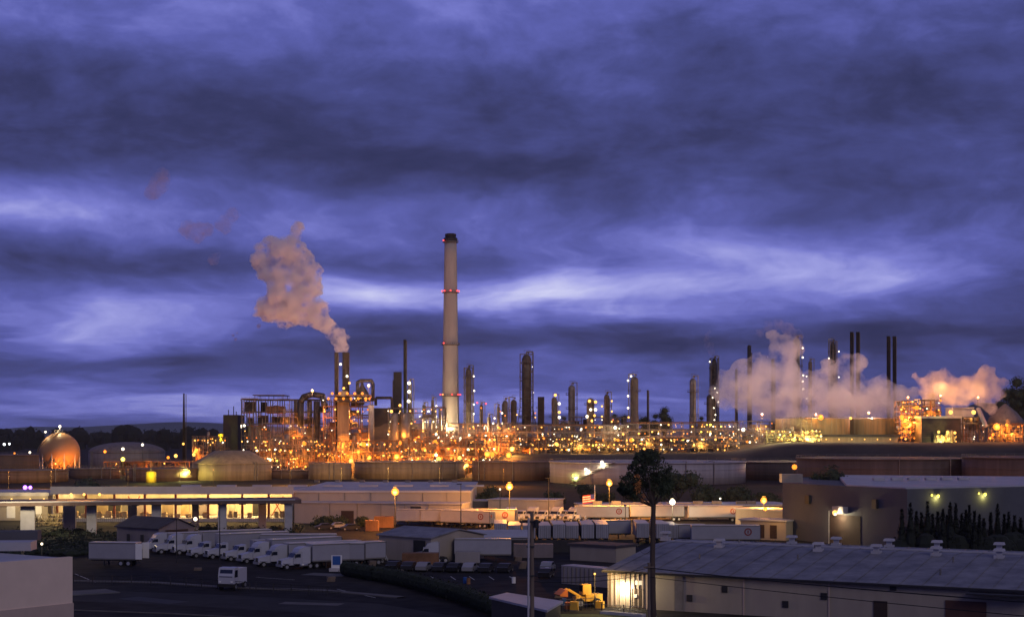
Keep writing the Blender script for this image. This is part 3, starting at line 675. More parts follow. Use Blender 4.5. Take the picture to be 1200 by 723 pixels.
for px_,w_,tp in ((462,9,484),(475,11,483)): x=X(px_,868); r=w_*868/F/2; zt=Z(tp,868); MB().lathe(x,870,[(r,0),(r,zt-1.5),(r*.7,zt-.4),(.1,zt)],20).build('vessel_shell', M['alum'], vs, smooth=True)
lamp('amb', .9, (X(459,866),864,Z(482,866)), vs); lamp('amb', .8, (X(469,866),864,Z(475,866)), vs)
U(512, 604, 497, 885, 22, 'dense glowing unit round the foot of the great chimney', seed=4, lv=5, lamps=(('sod',30),('amb',34),('wht',28)), vessels=16, pipes=60, lr=(.4,1.15), glows=6, gp=2200, gcol=SOD, zb=0, m='rust')
U(300, 372, 515, 835, 16, 'low tangle of pipes and lamps in front of the big framed unit', seed=5, lv=4, lamps=(('sod',20),('amb',34),('grn',3),('wht',20)), vessels=8, pipes=60, lr=(.3,.75), glows=3, gp=1200, zb=0)
U(372, 470, 517, 828, 14, 'low lamp lit unit in front of the heater, above the narrow cream tank', seed=6, lv=3, lamps=(('sod',56),('amb',24)), vessels=10, pipes=50, lr=(.35,.85), glows=5, gp=1800, zb=0, m='rust')
U(468, 560, 514, 825, 16, 'long low glowing unit above the wide cream tank', seed=7, lv=4, lamps=(('sod',48),('amb',34),('wht',10)), vessels=12, pipes=60, lr=(.35,.95), glows=6, gp=2000, zb=0, m='rust')
U(556, 640, 512, 835, 16, 'orange lit unit above the brown tank, left of the long pipe rack', seed=8, lv=4, lamps=(('sod',34),('amb',26),('wht',8)), vessels=12, pipes=50, lr=(.35,.9), glows=5, gp=1800, zb=0, m='rust')
U(226, 264, 512, 850, 14, 'small jumble of lit pipes between the flare stack and the dark block', seed=9, lv=3, lamps=(('sod',12),('amb',16),('wht',4)), vessels=6, pipes=40, lr=(.3,.7), glows=2, gp=1000, zb=0, bay=5)
U(122, 222, 541, 800, 14, 'low pipe bridge lit orange between the domed tank and the flare stack', seed=10, lv=2, lamps=(('sod',5),('amb',6)), vessels=5, pipes=30, lr=(.3,.6), glows=2, gp=900, zb=0, roofed=True, m='rust')
U(655, 735, 489, 905, 18, 'mid height unit behind the pipe rack, left of the plain tall column', seed=11, lv=4, lamps=(('sod',6),('amb',14),('wht',16)), vessels=12, pipes=40, lr=(.3,.7), glows=1, gp=900)
U(820, 905, 494, 905, 20, 'unit at the foot of the steam with white lamps', seed=12, lv=4, lamps=(('sod',8),('amb',14),('wht',26)), vessels=12, pipes=40, lr=(.3,.8), glows=2, gp=1500, gcol=AMB)

def rack(px0, px1, top, d, label, seed, lv=3, lamps=(), depth=10, pipes=7, lr=(.3,.7), glows=0):
    rr = random.Random(seed); x0,x1 = X(px0,d),X(px1,d); zb = base_at((px0+px1)/2,d); zt = Z(top,d); lh=(zt-zb)/lv
    t = thing('pipe_rack', label, 'pipe rack', ((x0+x1)/2,d,zb)); n = round((x1-x0)/6.5)
    f = MB()
    for i in range(n+1):
        x = x0+(x1-x0)*i/n
        for y in (d,d+depth): f.beam((x,y,zb-.5),(x,y,zt),.4)
        for k in range(1,lv+1): f.beam((x,d,zb+lh*k),(x,d+depth,zb+lh*k),.35)
        if i < n and i % 3 == 0: f.beam((x,d,zb),(x0+(x1-x0)*(i+1)/n,d,zb+lh),.18)
    for k in range(1,lv+1): f.beam((x0,d,zb+lh*k-.3),(x1,d,zb+lh*k-.3),.25,.35)
    f.build('steel_frame', M['steel_l'], t)
    for k in range(1,lv+1):
        for j in range(pipes):
            y = d+depth*(j+.5)/pipes; w_=rr.choice((.25,.4,.6)); a=x0+(x1-x0)*rr.choice((0,0,.1,.2)); b=x1-(x1-x0)*rr.choice((0,0,.1,.25))
            MB().beam((a,y,zb+lh*k+.2+w_/2),(b,y,zb+lh*k+.2+w_/2),w_,n=8).build('pipe', M[rr.choice(('alum','alum','steel_l','rust'))], t)
    for kind, c in lamps:
        for _ in range(c): lamp(kind, round(lr[0]*.8+(lr[1]-lr[0])*rr.random()**2.2,1)+.03, (rr.uniform(x0,x1), d-rr.choice((.5,.6,-3)), zb+lh*(rr.randrange(lv)+rr.choice((.55,.8)))), t)
    for _ in range(glows*2): glow((rr.uniform(x0,x1), d-3, zb+rr.uniform(2,9)), rr.choice((AMB,SOD)), 1000, .5, parent=t)
rack(604, 735, 499, 868, 'long pipe rack left of the plain tall column, with two bare upper decks', 41, 4, (('sod',14),('amb',30),('wht',14)), glows=4)
rack(735, 866, 496, 870, 'long pipe rack right of the plain tall column, ending at the steam', 42, 4, (('sod',16),('amb',40),('wht',16),('grn',4)), glows=4)
U(606, 690, 513, 848, 10, 'low lit equipment row in front of the left pipe rack', seed=13, lv=3, lamps=(('amb',44),('wht',12),('sod',8)), vessels=12, pipes=40, lr=(.3,.75), glows=2, gp=1200, gcol=AMB, bay=5)
U(690, 850, 514, 850, 10, 'low lit equipment row in front of the right pipe rack', seed=14, lv=3, lamps=(('amb',52),('wht',16),('sod',20),('grn',6)), vessels=18, pipes=60, lr=(.3,.8), glows=4, gp=1100, gcol=AMB, bay=5)

# ------------------------------------------------------------------ right side
def box_building(px0, px1, top, d, depth, label, m, roofm, zb=None, cat='building', name='building', over=.4, rt=.5):
    x0,x1 = X(px0,d),X(px1,d); zb = base_at((px0+px1)/2,d) if zb is None else zb; zt = Z(top,d)
    t = thing(name, label, cat, ((x0+x1)/2, d+depth/2, zb))
    MB().box((x0+x1)/2, d+depth/2, (zb-.3+zt)/2, x1-x0, depth, zt-zb+.3).build('wall', M[m], t)
    MB().box((x0+x1)/2, d+depth/2, zt+rt/2+.003, x1-x0+2*over, depth+2*over, rt).build('roof', M[roofm], t)
    return t
def tank_hi(px, wpx, top, d, m, label):
    x = X(px,d); r = wpx*d/F/2; zb = base_at(px,d-10)-1; zt = Z(top,d); t = thing('storage_tank', label, 'tank', (x,d,zb), 0, 'storage tanks')
    MB().lathe(x,d,[(r,zb),(r,zt),(r*1.01,zt+.15),(.2,zt+.9)],48).build('shell', M[m], t, smooth=True)
    sm = MB()
    for i in range(14): a=3.6+i*.16; sm.beam((x+(r+.05)*cos(a),d+(r+.05)*sin(a),zb),(x+(r+.05)*cos(a),d+(r+.05)*sin(a),zt),.18)
    for i in range(40): a,c=2*pi*i/40,2*pi*(i+1)/40; sm.beam((x+r*cos(a),d+r*sin(a),zt),(x+r*cos(a),d+r*sin(a),zt+1.1),.1); sm.beam((x+r*cos(a),d+r*sin(a),zt+1.1),(x+r*cos(c),d+r*sin(c),zt+1.1),.1)
    sm.build('railing', M['steel_l'], t)
    return t
a = tank_hi(952, 86, 491, 890, 'tank_c', 'cream lit tank under the steam behind the wooden frame pole')
b = tank_hi(1020, 66, 491, 900, 'tank_c', 'cream tank under the steam left of the orange lit pipes')
for p_, px in ((a,922),(a,940),(a,965),(b,1003),(b,1030)):
    glow((X(px,840), 838, Z(508,838)), (1,.80,.35), 3800, .6, parent=p_)
lamp('sod', 1.6, (X(961,868), 866, Z(489,868)), a); glow((X(961,862),862,Z(485,862)), SOD, 6000, 1, parent=a)
lamp('amb', .8, (X(996,868),866,Z(490,868)), b); lamp('wht',.6,(X(1021,868),866,Z(490,868)), b)
# low shed line in front of the cream tanks
t = box_building(962, 1052, 512, 868, 8, 'long low dark roofed shed in front of the cream tanks', 'tank_c', 'dark', name='shed', cat='shed', rt=1.4)
for i in range(6): lamp('amb', .35, (X(968+i*15,868),867.4,Z(514.6,868)), t)
U(898, 962, 504, 862, 10, 'small yellow lit pump unit at the left foot of the steam', seed=15, lv=3, lamps=(('amb',34),('grn',12),('wht',8)), vessels=8, pipes=30, lr=(.35,.8), glows=3, gp=1600, gcol=(1,.8,.2), bay=5)
def hframe(px0, px1, top, bot, d, label, n=3):
    t = thing('pole_frame', label, 'pole', (X((px0+px1)/2,d),d,Z(bot,d)))
    for i in range(n): x=X(px0+(px1-px0)*i/(n-1),d); MB().beam((x,d,Z(bot,d)-1),(x,d,Z(top,d)),.5,n=8).build('pole', M['wood'], t)
    MB().beam((X(px0-1,d),d-.3,Z(top+3,d)),(X(px1+1,d),d-.3,Z(top+3,d)),.4).beam((X(px0-1,d),d-.3,Z(top+8,d)),(X(px1+1,d),d-.3,Z(top+8,d)),.35).build('crossbar', M['wood'], t)
    ww = MB()
    for k in range(6): ww.beam((X(px0,d),d,Z(top+2+k,d)),(X(px0-24,d),d+8,Z(top+8+k*4,d)),.12)
    ww.build('guy_wire', M['steel_l'], t)
hframe(938.5, 951, 488, 517, 852, 'three legged wooden pole frame before the cream lit tank')
# orange lit plant right of the cream tanks
U(1056, 1078, 470, 870, 14, 'orange blazing pipe tower between the two clouds of steam', seed=16, lv=8, lamps=(('sod',40),('amb',16)), vessels=4, pipes=30, lr=(.4,.9), glows=4, gp=3500, bay=4.5, m='rust')
U(1078, 1102, 468, 868, 12, 'dark pipe tangle beside the blazing pipe tower, beneath the orange steam', seed=17, lv=6, lamps=(('sod',16),('amb',5),('wht',5)), vessels=6, pipes=50, lr=(.35,.8), glows=2, gp=2500, bay=5)
t = box_building(1080, 1126, 490, 855, 26, 'dark louvred hall with a pale roof edge below the orange steam', 'dark', 'conc_p', name='cooling_tower_hall', rt=1.2)
lv_ = MB()
for k in range(9): lv_.box(X(1103,855), 854.8, Z(494+k*2.3,855), X(1126,855)-X(1080,855)-1, .3, .22)
lv_.build('louvre', M['steel'], t)
for px,py in ((1100,506),(1110.5,506),(1119,507)): lamp('amb',.8,(X(px,850),850,Z(py,850)),t)
U(1098, 1120, 510, 850, 4, 'small yellow lit skid before the louvred hall', seed=18, lv=1, lamps=(('amb',16),('grn',6)), vessels=4, pipes=16, lr=(.3,.6), glows=2, gp=1500, gcol=(1,.8,.2), bay=5)
t = box_building(1117, 1141, 478, 885, 16, 'pale block with a flat roof rising behind the louvred hall', 'tank_w', 'tank_w', rt=.4)
lamp('amb',1.2,(X(1114,866),866,Z(483,866)),t); lamp('amb',1.3,(X(1141,866),866,Z(483,866)),t); glow((X(1141,862),862,Z(481,862)),AMB,2500,.6,parent=t)
U(1128, 1153, 489, 862, 14, 'dark stepped frame at the right end of the louvred hall', seed=19, lv=4, lamps=(('wht',6),('amb',3)), vessels=5, pipes=24, lr=(.25,.5), bay=5)
cv = thing('conveyor', 'steep pale conveyor running down from the hall towards the lit yard at right', 'conveyor', (X(1150,860),860,Z(515,860)))
MB().beam((X(1146,860),860,Z(478,860)),(X(1153,860),856,Z(500,860)),2.2,1.5).build('belt_gallery', M['conc_p'], cv)
MB().beam((X(1153,860),857,Z(500,860)),(X(1153,860),857,Z(520,860)),.5).beam((X(1147,860),860,Z(482,860)),(X(1147,860),860,Z(516,860)),.5).build('trestle', M['steel'], cv)
pile = MB().lathe(X(1178,905),905,[(11,Z(492,905)-4),(9.5,Z(490,905)),(6.5,Z(483,905)),(3,Z(477,905)),(.5,Z(473,905))],28)
tag(pile.build('sulphur_pile', M['tank_g'], smooth=True), 'pale cone shaped heap beside the hillside trees at right', 'heap')
U(1158, 1215, 497, 862, 8, 'low orange lit pipe row at the right edge', seed=20, lv=2, lamps=(('sod',14),('amb',8)), vessels=6, pipes=24, lr=(.35,.8), glows=3, gp=2200, bay=6)
sl_ = thing('street_lamp', 'lone orange yard lamp at right below the pale heap', 'street lamp', (X(1168,840),840,base_at(1168,840)))
MB().beam((X(1168,840),840,base_at(1168,840)),(X(1168,840),840,Z(501,840)),.25).build('pole', M['steel'], sl_); lamp('sod',2.0,(X(1168,840),840,Z(500,840)),sl_,'lamp_head'); glow((X(1168,838),837,Z(500,838)),SOD,9000,.8,parent=sl_)
# trees on the ridge
for i,(px,top,wd,la) in enumerate([(779,475,17,'dark round tree between the two plain columns, largest on the ridge'),(756,486,15,'dark low tree just right of the plain tall column'),(732,485,13,'dark low tree just left of the plain tall column'),(768,484,11,'small dark tree against the left of the largest ridge tree'),(720,484,10,'small dark tree right of the needle mast'),(661,487,9,'low dark tree at the foot of the two masted column'),(1092,458,17,'dark tree top between the two clouds of steam'),(822,487,9,'small dark tree left of the ragged topped column'),(1180,452,22,'dark hillside tree behind the orange steam, leftmost of the hillside trees'),(1192,440,24,'tall dark hillside tree at the right edge'),(1206,446,26,'dark hillside tree cut by the right edge of the picture')]):
    d = 960; r = wd*d/F/2; zt = Z(top,d); zb = base_at(px,d); tree((X(px,d),d,zb), zt-zb, r*1.25, la, 'trees behind the refinery', seed=50+i, trunk_h=.15, n=3200, lobes=12, lobesize=.62)
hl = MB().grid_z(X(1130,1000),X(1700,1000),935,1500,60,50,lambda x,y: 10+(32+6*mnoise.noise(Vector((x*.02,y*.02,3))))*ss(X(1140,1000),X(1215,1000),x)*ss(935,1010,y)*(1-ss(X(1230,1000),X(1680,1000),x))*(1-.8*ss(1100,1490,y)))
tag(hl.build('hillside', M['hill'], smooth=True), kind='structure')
# yellow vessel and small bits before the brown tank
t = thing('pressure_vessel', 'bright yellow upright vessel in front of the brown tank at left', 'vessel', (X(177,690),690,0)); zt=Z(552,690)
MB().lathe(X(177,690),690,[(2.3,0),(2.3,zt-.5),(1.5,zt),(.1,zt+.1)],20).build('shell', M['yel_t'], t, smooth=True); MB().beam((X(177,690),690,zt),(X(177,690),690,zt+1.4),.4,n=8).build('vent_pipe', M['steel_l'], t)
glow((X(177,680),681,5), (1,.85,.1), 1700, .4, parent=t)
t = thing('pressure_vessel', 'tall yellow lit vessel just left of the dark windowless block', 'vessel', (X(258.5,870),870,0)); zt=Z(508,870)
MB().lathe(X(258.5,870),870,[(1.5,0),(1.5,zt-.5),(1.1,zt),(.1,zt+.1)],16).build('shell', M['yel_t'], t, smooth=True); glow((X(258,866),866,Z(512,866)),(1,.9,.1),700,.3,parent=t)
def yard_lamp(px, py, d, kind, r, pw, col, label, zb=0.0, arm=False, hd=None):
    zt = Z(py,d); x = X(px,d); t = thing('street_lamp', label, 'street lamp', (x,d,zb), 0, 'lamps on poles')
    MB().beam((x,d,zb-.2),(x,d,zt-.1),.26 if r > .2 else .16,n=8,w1=.12).build('pole', M['wire'], t)
    MB().box(x,d,zt+r*1.0+.1,min(.8,r*1.2),min(.8,r*1.2),.14).build('lamp_hood', M['wire'], t)
    lamp(kind, r, (x,d,zt), t, 'lamp_head')
    if pw: glow((x,d-r-(1.2 if r > .2 else 4),zt-.4), col, pw, .3, parent=t)
    return t
for a in [(144,538,780,'grn',1.1,1500,(1,.8,.2),'yellow lamp on a pole over the low pipe bridge at left'),(220,553,715,'grn',1.2,3000,(1,.85,.2),'yellow green lamp on a pole against the cone roofed tank'),
          (144,526,880,'wht',.9,900,AMB,'pale lamp on a pole in front of the domed tank'),(123,529,870,'sod',.9,900,SOD,'orange lamp on a pole at the left of the domed tank'),(167,521,900,'wht',.8,500,WHT,'white lamp above the right shoulder of the domed tank'),
          (17,531,900,'sod',.6,300,SOD,'small orange lamp above the brown tank, left of the white one'),(35,530,900,'wht',.7,500,WHT,'small white lamp above the brown tank, left of the sphere tank'),
          (5,520.5,1400,'cool',1.2,0,WHT,'distant white lamp at the left edge under the hills'),(11,520,1400,'cool',1.0,0,WHT,'distant white lamp second from the left edge under the hills'),
          (206,534,840,'amb',1.0,900,AMB,'amber lamp left of the foot of the flare stack'),(197,536,835,'sod',.8,600,SOD,'orange lamp between the domed tank and the flare stack'),(229,529,850,'sod',.9,700,SOD,'orange lamp right of the flare stack foot'),
          (465,535,800,'sod',1.6,9000,SOD,'large orange yard lamp above the middle of the wide cream tank'),(433,536,805,'sod',1.2,6000,SOD,'large orange yard lamp right of the narrow cream tank'),(511,533,800,'wht',.8,3500,CRM,'pale yard lamp left of the chimney foot, above the wide cream tank'),
          (571,532,800,'sod',1.5,5000,SOD,'orange yard lamp above the left side of the brown tank'),(596,533,800,'sod',1.5,5000,SOD,'orange yard lamp above the middle of the brown tank, lower of two'),(600,526,810,'amb',1.3,4000,AMB,'orange yard lamp above the middle of the brown tank, upper of two'),
          (721,501,862,'wht',.9,2500,CRM,'bright pale lamp in front of the left pipe rack, left of the plain tall column'),(411,540,780,'amb',1.1,3000,AMB,'amber lamp in the gap between the narrow and the wide cream tank'),(547,545,770,'amb',1.0,2500,AMB,'amber lamp at the gap between the wide cream tank and the brown tank')]:
    yard_lamp(*a, zb=base_at(a[0],a[2]))
t = thing('flood_lamps', 'twin violet floodlights glowing over the yard at left', 'floodlight', (X(31,420),420,0)); MB().beam((X(31,420),420,0),(X(31,420),420,Z(572,420)),.3).beam((X(28,420),420,Z(572,420)),(X(36,420),420,Z(572,420)),.2).build('pole', M['steel'], t)
lamp('vio',.6,(X(29.5,420),420,Z(571,420)),t,'lamp_head'); lamp('vio',.5,(X(35.5,420),420,Z(571,420)),t,'lamp_head'); glow((X(32,418),417,Z(571,418)),(.35,.1,1),900,.5,parent=t)
# ------------------------------------------------------------------ buildings of the middle ground
def V2(px, d): return Vector((X(px,d), d, 0))
def quad_building(name, label, A, B, depth, top, m, roofm, cat='building', over=.35, rt=.35, zb=0):
    """front wall from A to B (ground points), depth away from the camera, flat roof"""
    A, B = Vector(A), Vector(B); u = (B-A); Ln = u.length; u.normalize(); n = Vector((-u.y,u.x,0)); n = n if n.y > 0 else -n
    c = (A+B)/2 + n*depth/2; rz = atan2(u.y,u.x)
    t = thing(name, label, cat, (c.x,c.y,0))
    MB().box(c.x,c.y,(zb-.2+top)/2,Ln,depth,top-zb+.2,rz).build('wall', M[m], t)
    if roofm: MB().box(c.x,c.y,top+rt/2+.003,Ln+2*over,depth+2*over,rt,rz).build('roof', M[roofm], t)
    return t, A, B, u, n, rz
def house(name, label, A, B, depth, eave, ridge, wm, rm, cat='shed', over=.4):
    A, B = Vector(A), Vector(B); u = (B-A); Ln = u.length; u.normalize(); n = Vector((-u.y,u.x,0)); n = n if n.y > 0 else -n
    c = (A+B)/2+n*depth/2; t = thing(name, label, cat, (c.x,c.y,0)); Zv = Vector((0,0,1))
    P = [A, B, B+n*depth, A+n*depth]; w_ = MB()
    T = [p+Zv*eave for p in P]; r0 = A+n*depth/2+Zv*ridge; r1 = B+n*depth/2+Zv*ridge
    w_.q(P[0],P[1],T[1],T[0]); w_.q(P[1],P[2],T[2],r1,T[1]); w_.q(P[2],P[3],T[3],T[2]); w_.q(P[3],P[0],T[0],r0,T[3]); w_.build('wall', M[wm], t)
    rf = MB(); k = (ridge-eave)/(depth/2)
    for s_, E0, E1 in ((-1,T[0],T[1]),(1,T[3],T[2])):
        o = n*(s_*over)-Zv*over*k; a,b = E0+o-u*over+Zv*.08, E1+o+u*over+Zv*.08; c1,d1 = r1+u*over+Zv*.08, r0-u*over+Zv*.08; th = Zv*.16
        rf.q(a,b,c1,d1); rf.q(a+th,b+th,c1+th,d1+th); rf.q(a,b,b+th,a+th); rf.q(b,c1,c1+th,b+th); rf.q(d1,a,a+th,d1+th)
    rf.build('roof', M[rm], t)
    return t, A, B, u, n
def on_wall(t, A, u, n, s, z, w_, h, m, name, proud=.05, thick=.08, parent=None):
    """a panel on the front wall, s metres from A, lower edge at z"""
    p = Vector(A)+u*(s+w_/2)-n*(proud+thick/2)
    return MB().box(p.x,p.y,z+h/2,w_,thick,h,atan2(u.y,u.x)).build(name, M[m] if isinstance(m,str) else m, parent or t)

# long lit freight shed
FD = 384
t, A, B, u, n, rz = quad_building('warehouse', 'long white flat roofed warehouse running right from the lit open bays', V2(345,FD), V2(551,FD), 70, 7.3, 'wall_w', 'roof_w', rt=.5)
for s_ in (6, 12.5, 19, 25.5, 32, 38): on_wall(t, A, u, n, s_, 0, .22, 7.2, 'steel_l', 'downpipe')
for i in range(9):
    x = X(360,420)-30+i*9.5; MB().box(x, 412, 8.05, 5, 2.2, .45).build('skylight', M['roof_w'], t)
for i,px in enumerate((372,396,425,452,478,505,533)): MB().box(X(px,450),449,8.1,1.4,1.4,.6).build('roof_vent', M['steel_l'], t)
ft = thing('freight_shed', 'long freight shed with brightly lit open bays behind the concrete piers', 'building', (X(205,FD),FD+13,0))
x0, x1 = X(65,FD), X(345,FD)-.1
MB().box((x0+x1)/2, FD+26.2, 3.6, x1-x0, .4, 7.2).build('back_wall', mat('lit_shed_lining', (.62,.56,.45), .8, 0, .25, .25, stretch=(1,1,.3), ribs=('X',1.2,.5)), ft)
MB().box((x0+x1)/2, FD+12, 7.55, x1-x0+.6, 30, .6).build('roof', M['roof_w'], ft)
MB().box((x0+x1)/2, FD-3.1, 7.95, x1-x0+.6, .25, 1.9).build('fascia', M['roof_w'], ft)
MB().box(x0-.2, FD+12, 3.6, .3, 28, 7.2).build('end_wall', M['wall_w'], ft); MB().box(x1-.05, FD+12, 3.6, .3, 28, 7.1).build('end_wall', M['wall_w'], ft)
lin = mat('rust_red_frame', (.20,.05,.03), .7, 0, .3, 1)
for px in (67,101,134,170,206,244,284,315,344):
    MB().beam((X(px,FD),FD,0),(X(px,FD),FD,7.2),.55).build('post', lin, ft)
MB().box((x0+x1)/2, FD-.2, 5.1, x1-x0, .3, .55).build('beam', lin, ft)
bb = MB()
for px in (150,318): bb.beam((X(px,FD+20),FD+20,.3),(X(px+14,FD+20),FD+20,5.6),.25); bb.beam((X(px+14,FD+20),FD+20,.3),(X(px,FD+20),FD+20,5.6),.25)
bb.build('bracing', lin, ft)
for px0,px1,mm in ((78,99,'wall_g'),(127,141,'dark'),(158,170,'wall_s'),(190,203,'tank_c'),(232,243,'wall_s'),(268,276,'wall_t'),(296,303,'dark'),(113,126,'tank_c'),(143,155,'steel_l'),(212,222,'crate')): MB().box(X((px0+px1)/2,FD+16),FD+16,2.6,(px1-px0)*.22,.3,5.2).build('partition', M[mm], ft)
rr0 = random.Random(3)
for i in range(16):
    x = x0+3+(x1-x0-6)*i/15; y = FD+(6 if i%2 else 15)
    o = MB().box(x,y,7.1,2.6,.5,.12).build('tube_light', emat('tube_light%d'%i,(1,.70,.30),9) if i==0 else bpy.data.materials['tube_light0'], ft)
    glow((x,y,6.7),(1,.62,.21),(1500 if x > X(150,FD) else 1000)*rr0.uniform(.25,1.7),.5,parent=ft)
rr = random.Random(5)
for i in range(46):       # goods and racks standing at the open front
    px = rr.uniform(70,342); h = rr.uniform(.6,1.7); x = X(px,FD+rr.uniform(0,2)); 
    o = MB().box(x,FD+1.4+rr.uniform(0,1.2)+.03*i,h/2+.9,rr.uniform(.6,1.5),.7,h,rr.uniform(-.2,.2)).build('goods_stack', M['crate'], ft)
MB().box((x0+x1)/2,FD+4.5,.45,x1-x0-.8,10,.9).build('dock_floor', M['conc_p'], ft)
ra = MB()
for i in range(120): x = x0+(x1-x0)*i/119; ra.beam((x,FD-1,.0),(x,FD-1,1.9),.07)
ra.beam((x0,FD-1,1.9),(x1,FD-1,1.9),.09).beam((x0,FD-1,1.2),(x1,FD-1,1.2),.07); tag(ra.build('fence', M['steel_l']), 'thin picket fence along the front of the lit freight shed', 'fence')
# yellow fronted low sheds at the very left
t, A, B, u, n, rz = quad_building('shed', 'low shed with a yellow lit roof edge at the far left', V2(-30,390), V2(56,390), 20, 6.2, 'wall_t', 'conc_p', cat='shed', rt=.9)
for k,(a_,b_) in enumerate(((8,18),(40,49))): on_wall(t, A, u, n, (a_+30)*.2167, .6, (b_-a_)*.2167, 4.6, 'stripe_w', 'door_panel')
for px in (12,34,50): glow((X(px,384),383.5,5.4),(1,.72,.3),420,.3,parent=t)
for px in (12,34,50): lamp('amb',.22,(X(px,384),385,5.6),t)
rk = MB(); rr = random.Random(8)
for i in range(60): px = rr.uniform(41,72); x=X(px,368); rk.beam((x,368+rr.uniform(-2,2),0),(x+rr.uniform(-.8,.8),368+rr.uniform(-2,2),rr.uniform(1,3)),.16)
for z in (.9,1.8,2.7): rk.beam((X(41,366),366,z),(X(72,366),366,z),.12)
tag(rk.build('pipe_store', M['tank_c']), 'rack of pale upright pipes lit yellow between the two leftmost piers', 'rack'); glow((X(57,360),362,4.5),(1,.78,.3),900,.3)

# elevated guideway on concrete piers
gw = thing('elevated_guideway', 'elevated guideway with a thin deck on wide concrete piers before the freight shed', 'viaduct', (X(170,335),335,0))
pa, pb = Vector((X(-60,322),322,0)), Vector((X(347,337),337,0)); uu = (pb-pa).normalized(); rzg = atan2(uu.y,uu.x); mid = (pa+pb)/2
M['girder'] = mat('brown_girder', (.12,.08,.07), .7, .1, .3, .6)
MB().box(mid.x,mid.y+5,7.2,(pb-pa).length,13,.9,rzg).build('deck', M['girder'], gw)
MB().box(mid.x,mid.y-1.62,7.62,(pb-pa).length,.3,.25,rzg).build('edge_beam', M['conc_p'], gw)
q=MB()
for i in range(0,16): p = pa+uu*((pb-pa).length*i/16+2); q.box(p.x,p.y-.4,6.72,1.5,1.0,.25,rzg)
q.build('bearing', M['dark'], gw)
for px,w_,dd in ((31,16,326),(106,11,331),(182,11,332),(259.5,10,334),(337,8.6,336),(80,14,340),(154,10,342),(228,8,343),(306.5,9,345)):
    MB().box(X(px,dd),dd+1,3.3,w_*dd/F,1.8,6.8,rzg).build('pier', M['conc_p'], gw)
for px in (88,103,121): lamp('amb',.3,(X(px,334),331,8.9),gw); glow((X(px,334),329.5,9.6),AMB,500,.3,parent=gw)
glow((X(10,320),317,9.2),(1,.8,.45),1400,.4,parent=gw); glow((X(50,320),319,9.4),(1,.8,.45),900,.4,parent=gw)

# low buildings right of the shed
t, A, B, u, n, rz = quad_building('low_building', 'low white building with a dark loading door below the long warehouse', V2(345,378), V2(541,370), 9, 5.0, 'wall_w', 'roof_w', rt=.2)
on_wall(t, A, u, n, 12, 0, 3.2, 3.2, 'door_d', 'door'); on_wall(t, A, u, n, 29.5, 2.4, 2.6, 2, 'dark', 'window')
for s_ in (9,16,22,28,34): on_wall(t, A, u, n, s_, 0, .14, 4.9, 'steel_l', 'downpipe')
quad_building('low_building', 'blue grey low block between the white warehouse and the pinkish one', V2(543,410), V2(574,410), 8, 4.0, 'wall_g', 'roof_w', rt=.2)
t,A,B,u,n,rz = quad_building('low_building', 'pinkish plain long block behind the orange lit trucks, below the street lamp', V2(572,405), V2(649,400), 10, 4.6, 'wall_w', 'roof_w', rt=.2)
t,A,B,u,n,rz = quad_building('depot_building', 'long low depot with a pale roof, right of the flagpole', V2(690,392), V2(925,398), 16, 3.4, 'wall_t', 'roof_w', rt=.3, over=1.2)
for s_ in (4,10,20,30,40): on_wall(t, A, u, n, s_, .3, 2.6, 2.4, 'door_d' if s_%20 else 'stripe_w', 'door')
for i,px in enumerate((700,722,760,818,840,868,880)): MB().box(X(px,400),400,4.1,2.4,1.6,.8).build('roof_unit', M['steel_l'], t)
t,A,B,u,n,rz = quad_building('dock_building', 'orange lit shed with a slanting roof edge right of the depot', V2(862,372), V2(919,360), 8, 5.4-1.6, 'wall_t', 'roof_w', rt=.3)
t,A,B,u,n,rz = quad_building('dock_building', 'bright yellow lit dock with three doors beside the grey building', V2(868,322), V2(921,316), 6, 3.9, 'wall_t', 'roof_w', rt=.3)
for s_ in (1.1,4.0,6.8): on_wall(t, A, u, n, s_, .4, 1.5, 2.7, 'door_d', 'door')
glow((X(895,316),313,6.5), (1,.48,.08), 420, .4, parent=t); lamp('sod',.4,(X(895,316),314,6.6),t)

# big grey building at right
GT = 11.7
Lc, Cc, Rc = V2(917,322), V2(1063,286), V2(1268,306)
gb = thing('grey_building', 'big grey tilt up building with a white roof, right, behind the spiky conifers', 'building', (Cc.x,Cc.y,0))
bk0 = Lc+Vector((10,46,0)); bk1 = Rc+Vector((6,44,0)); w_ = MB(); Zv = Vector((0,0,1))
ring = [Lc, Cc, Rc, bk1, bk0]
for i in range(5):
    a, b = ring[i], ring[(i+1)%5]; w_.q(a,b,b+Zv*GT,a+Zv*GT)
w_.build('wall', M['wall_g'], gb)
rf = MB(); rf.q(*[p+Zv*(GT-.25) for p in ring]); 
ins = [Lc+(Cc-Lc)*.55+Zv*GT, Cc+Vector((0,1,0))+Zv*(GT+.05), Rc+Zv*(GT+.05), bk1+Zv*(GT+.35), bk0+(bk1-bk0)*.2+Zv*(GT+.35)]
rf.build('parapet_roof', M['wall_g'], gb); r2 = MB(); r2.q(*[p+Zv*.2 for p in ins])
for i in range(5): r2.q(ins[i]-Zv*.4, ins[(i+1)%5]-Zv*.4, ins[(i+1)%5]+Zv*.2, ins[i]+Zv*.2)
r2.build('roof', M['roof_w'], gb)
for i,px in enumerate((1027,1049,1069,1090,1109,1130)): MB().box(X(px,325),323+i*.5,GT+.75,2.3,1.6,.5).build('skylight', M['conc_p'], gb)
MB().box(X(930,322),325,GT+.9,4.4,3,1.8).build('roof_box', M['wall_t'], gb)
uL = (Cc-Lc).normalized(); nL = Vector((-uL.y,uL.x,0)); nL = nL if nL.y>0 else -nL; LL = (Cc-Lc).length
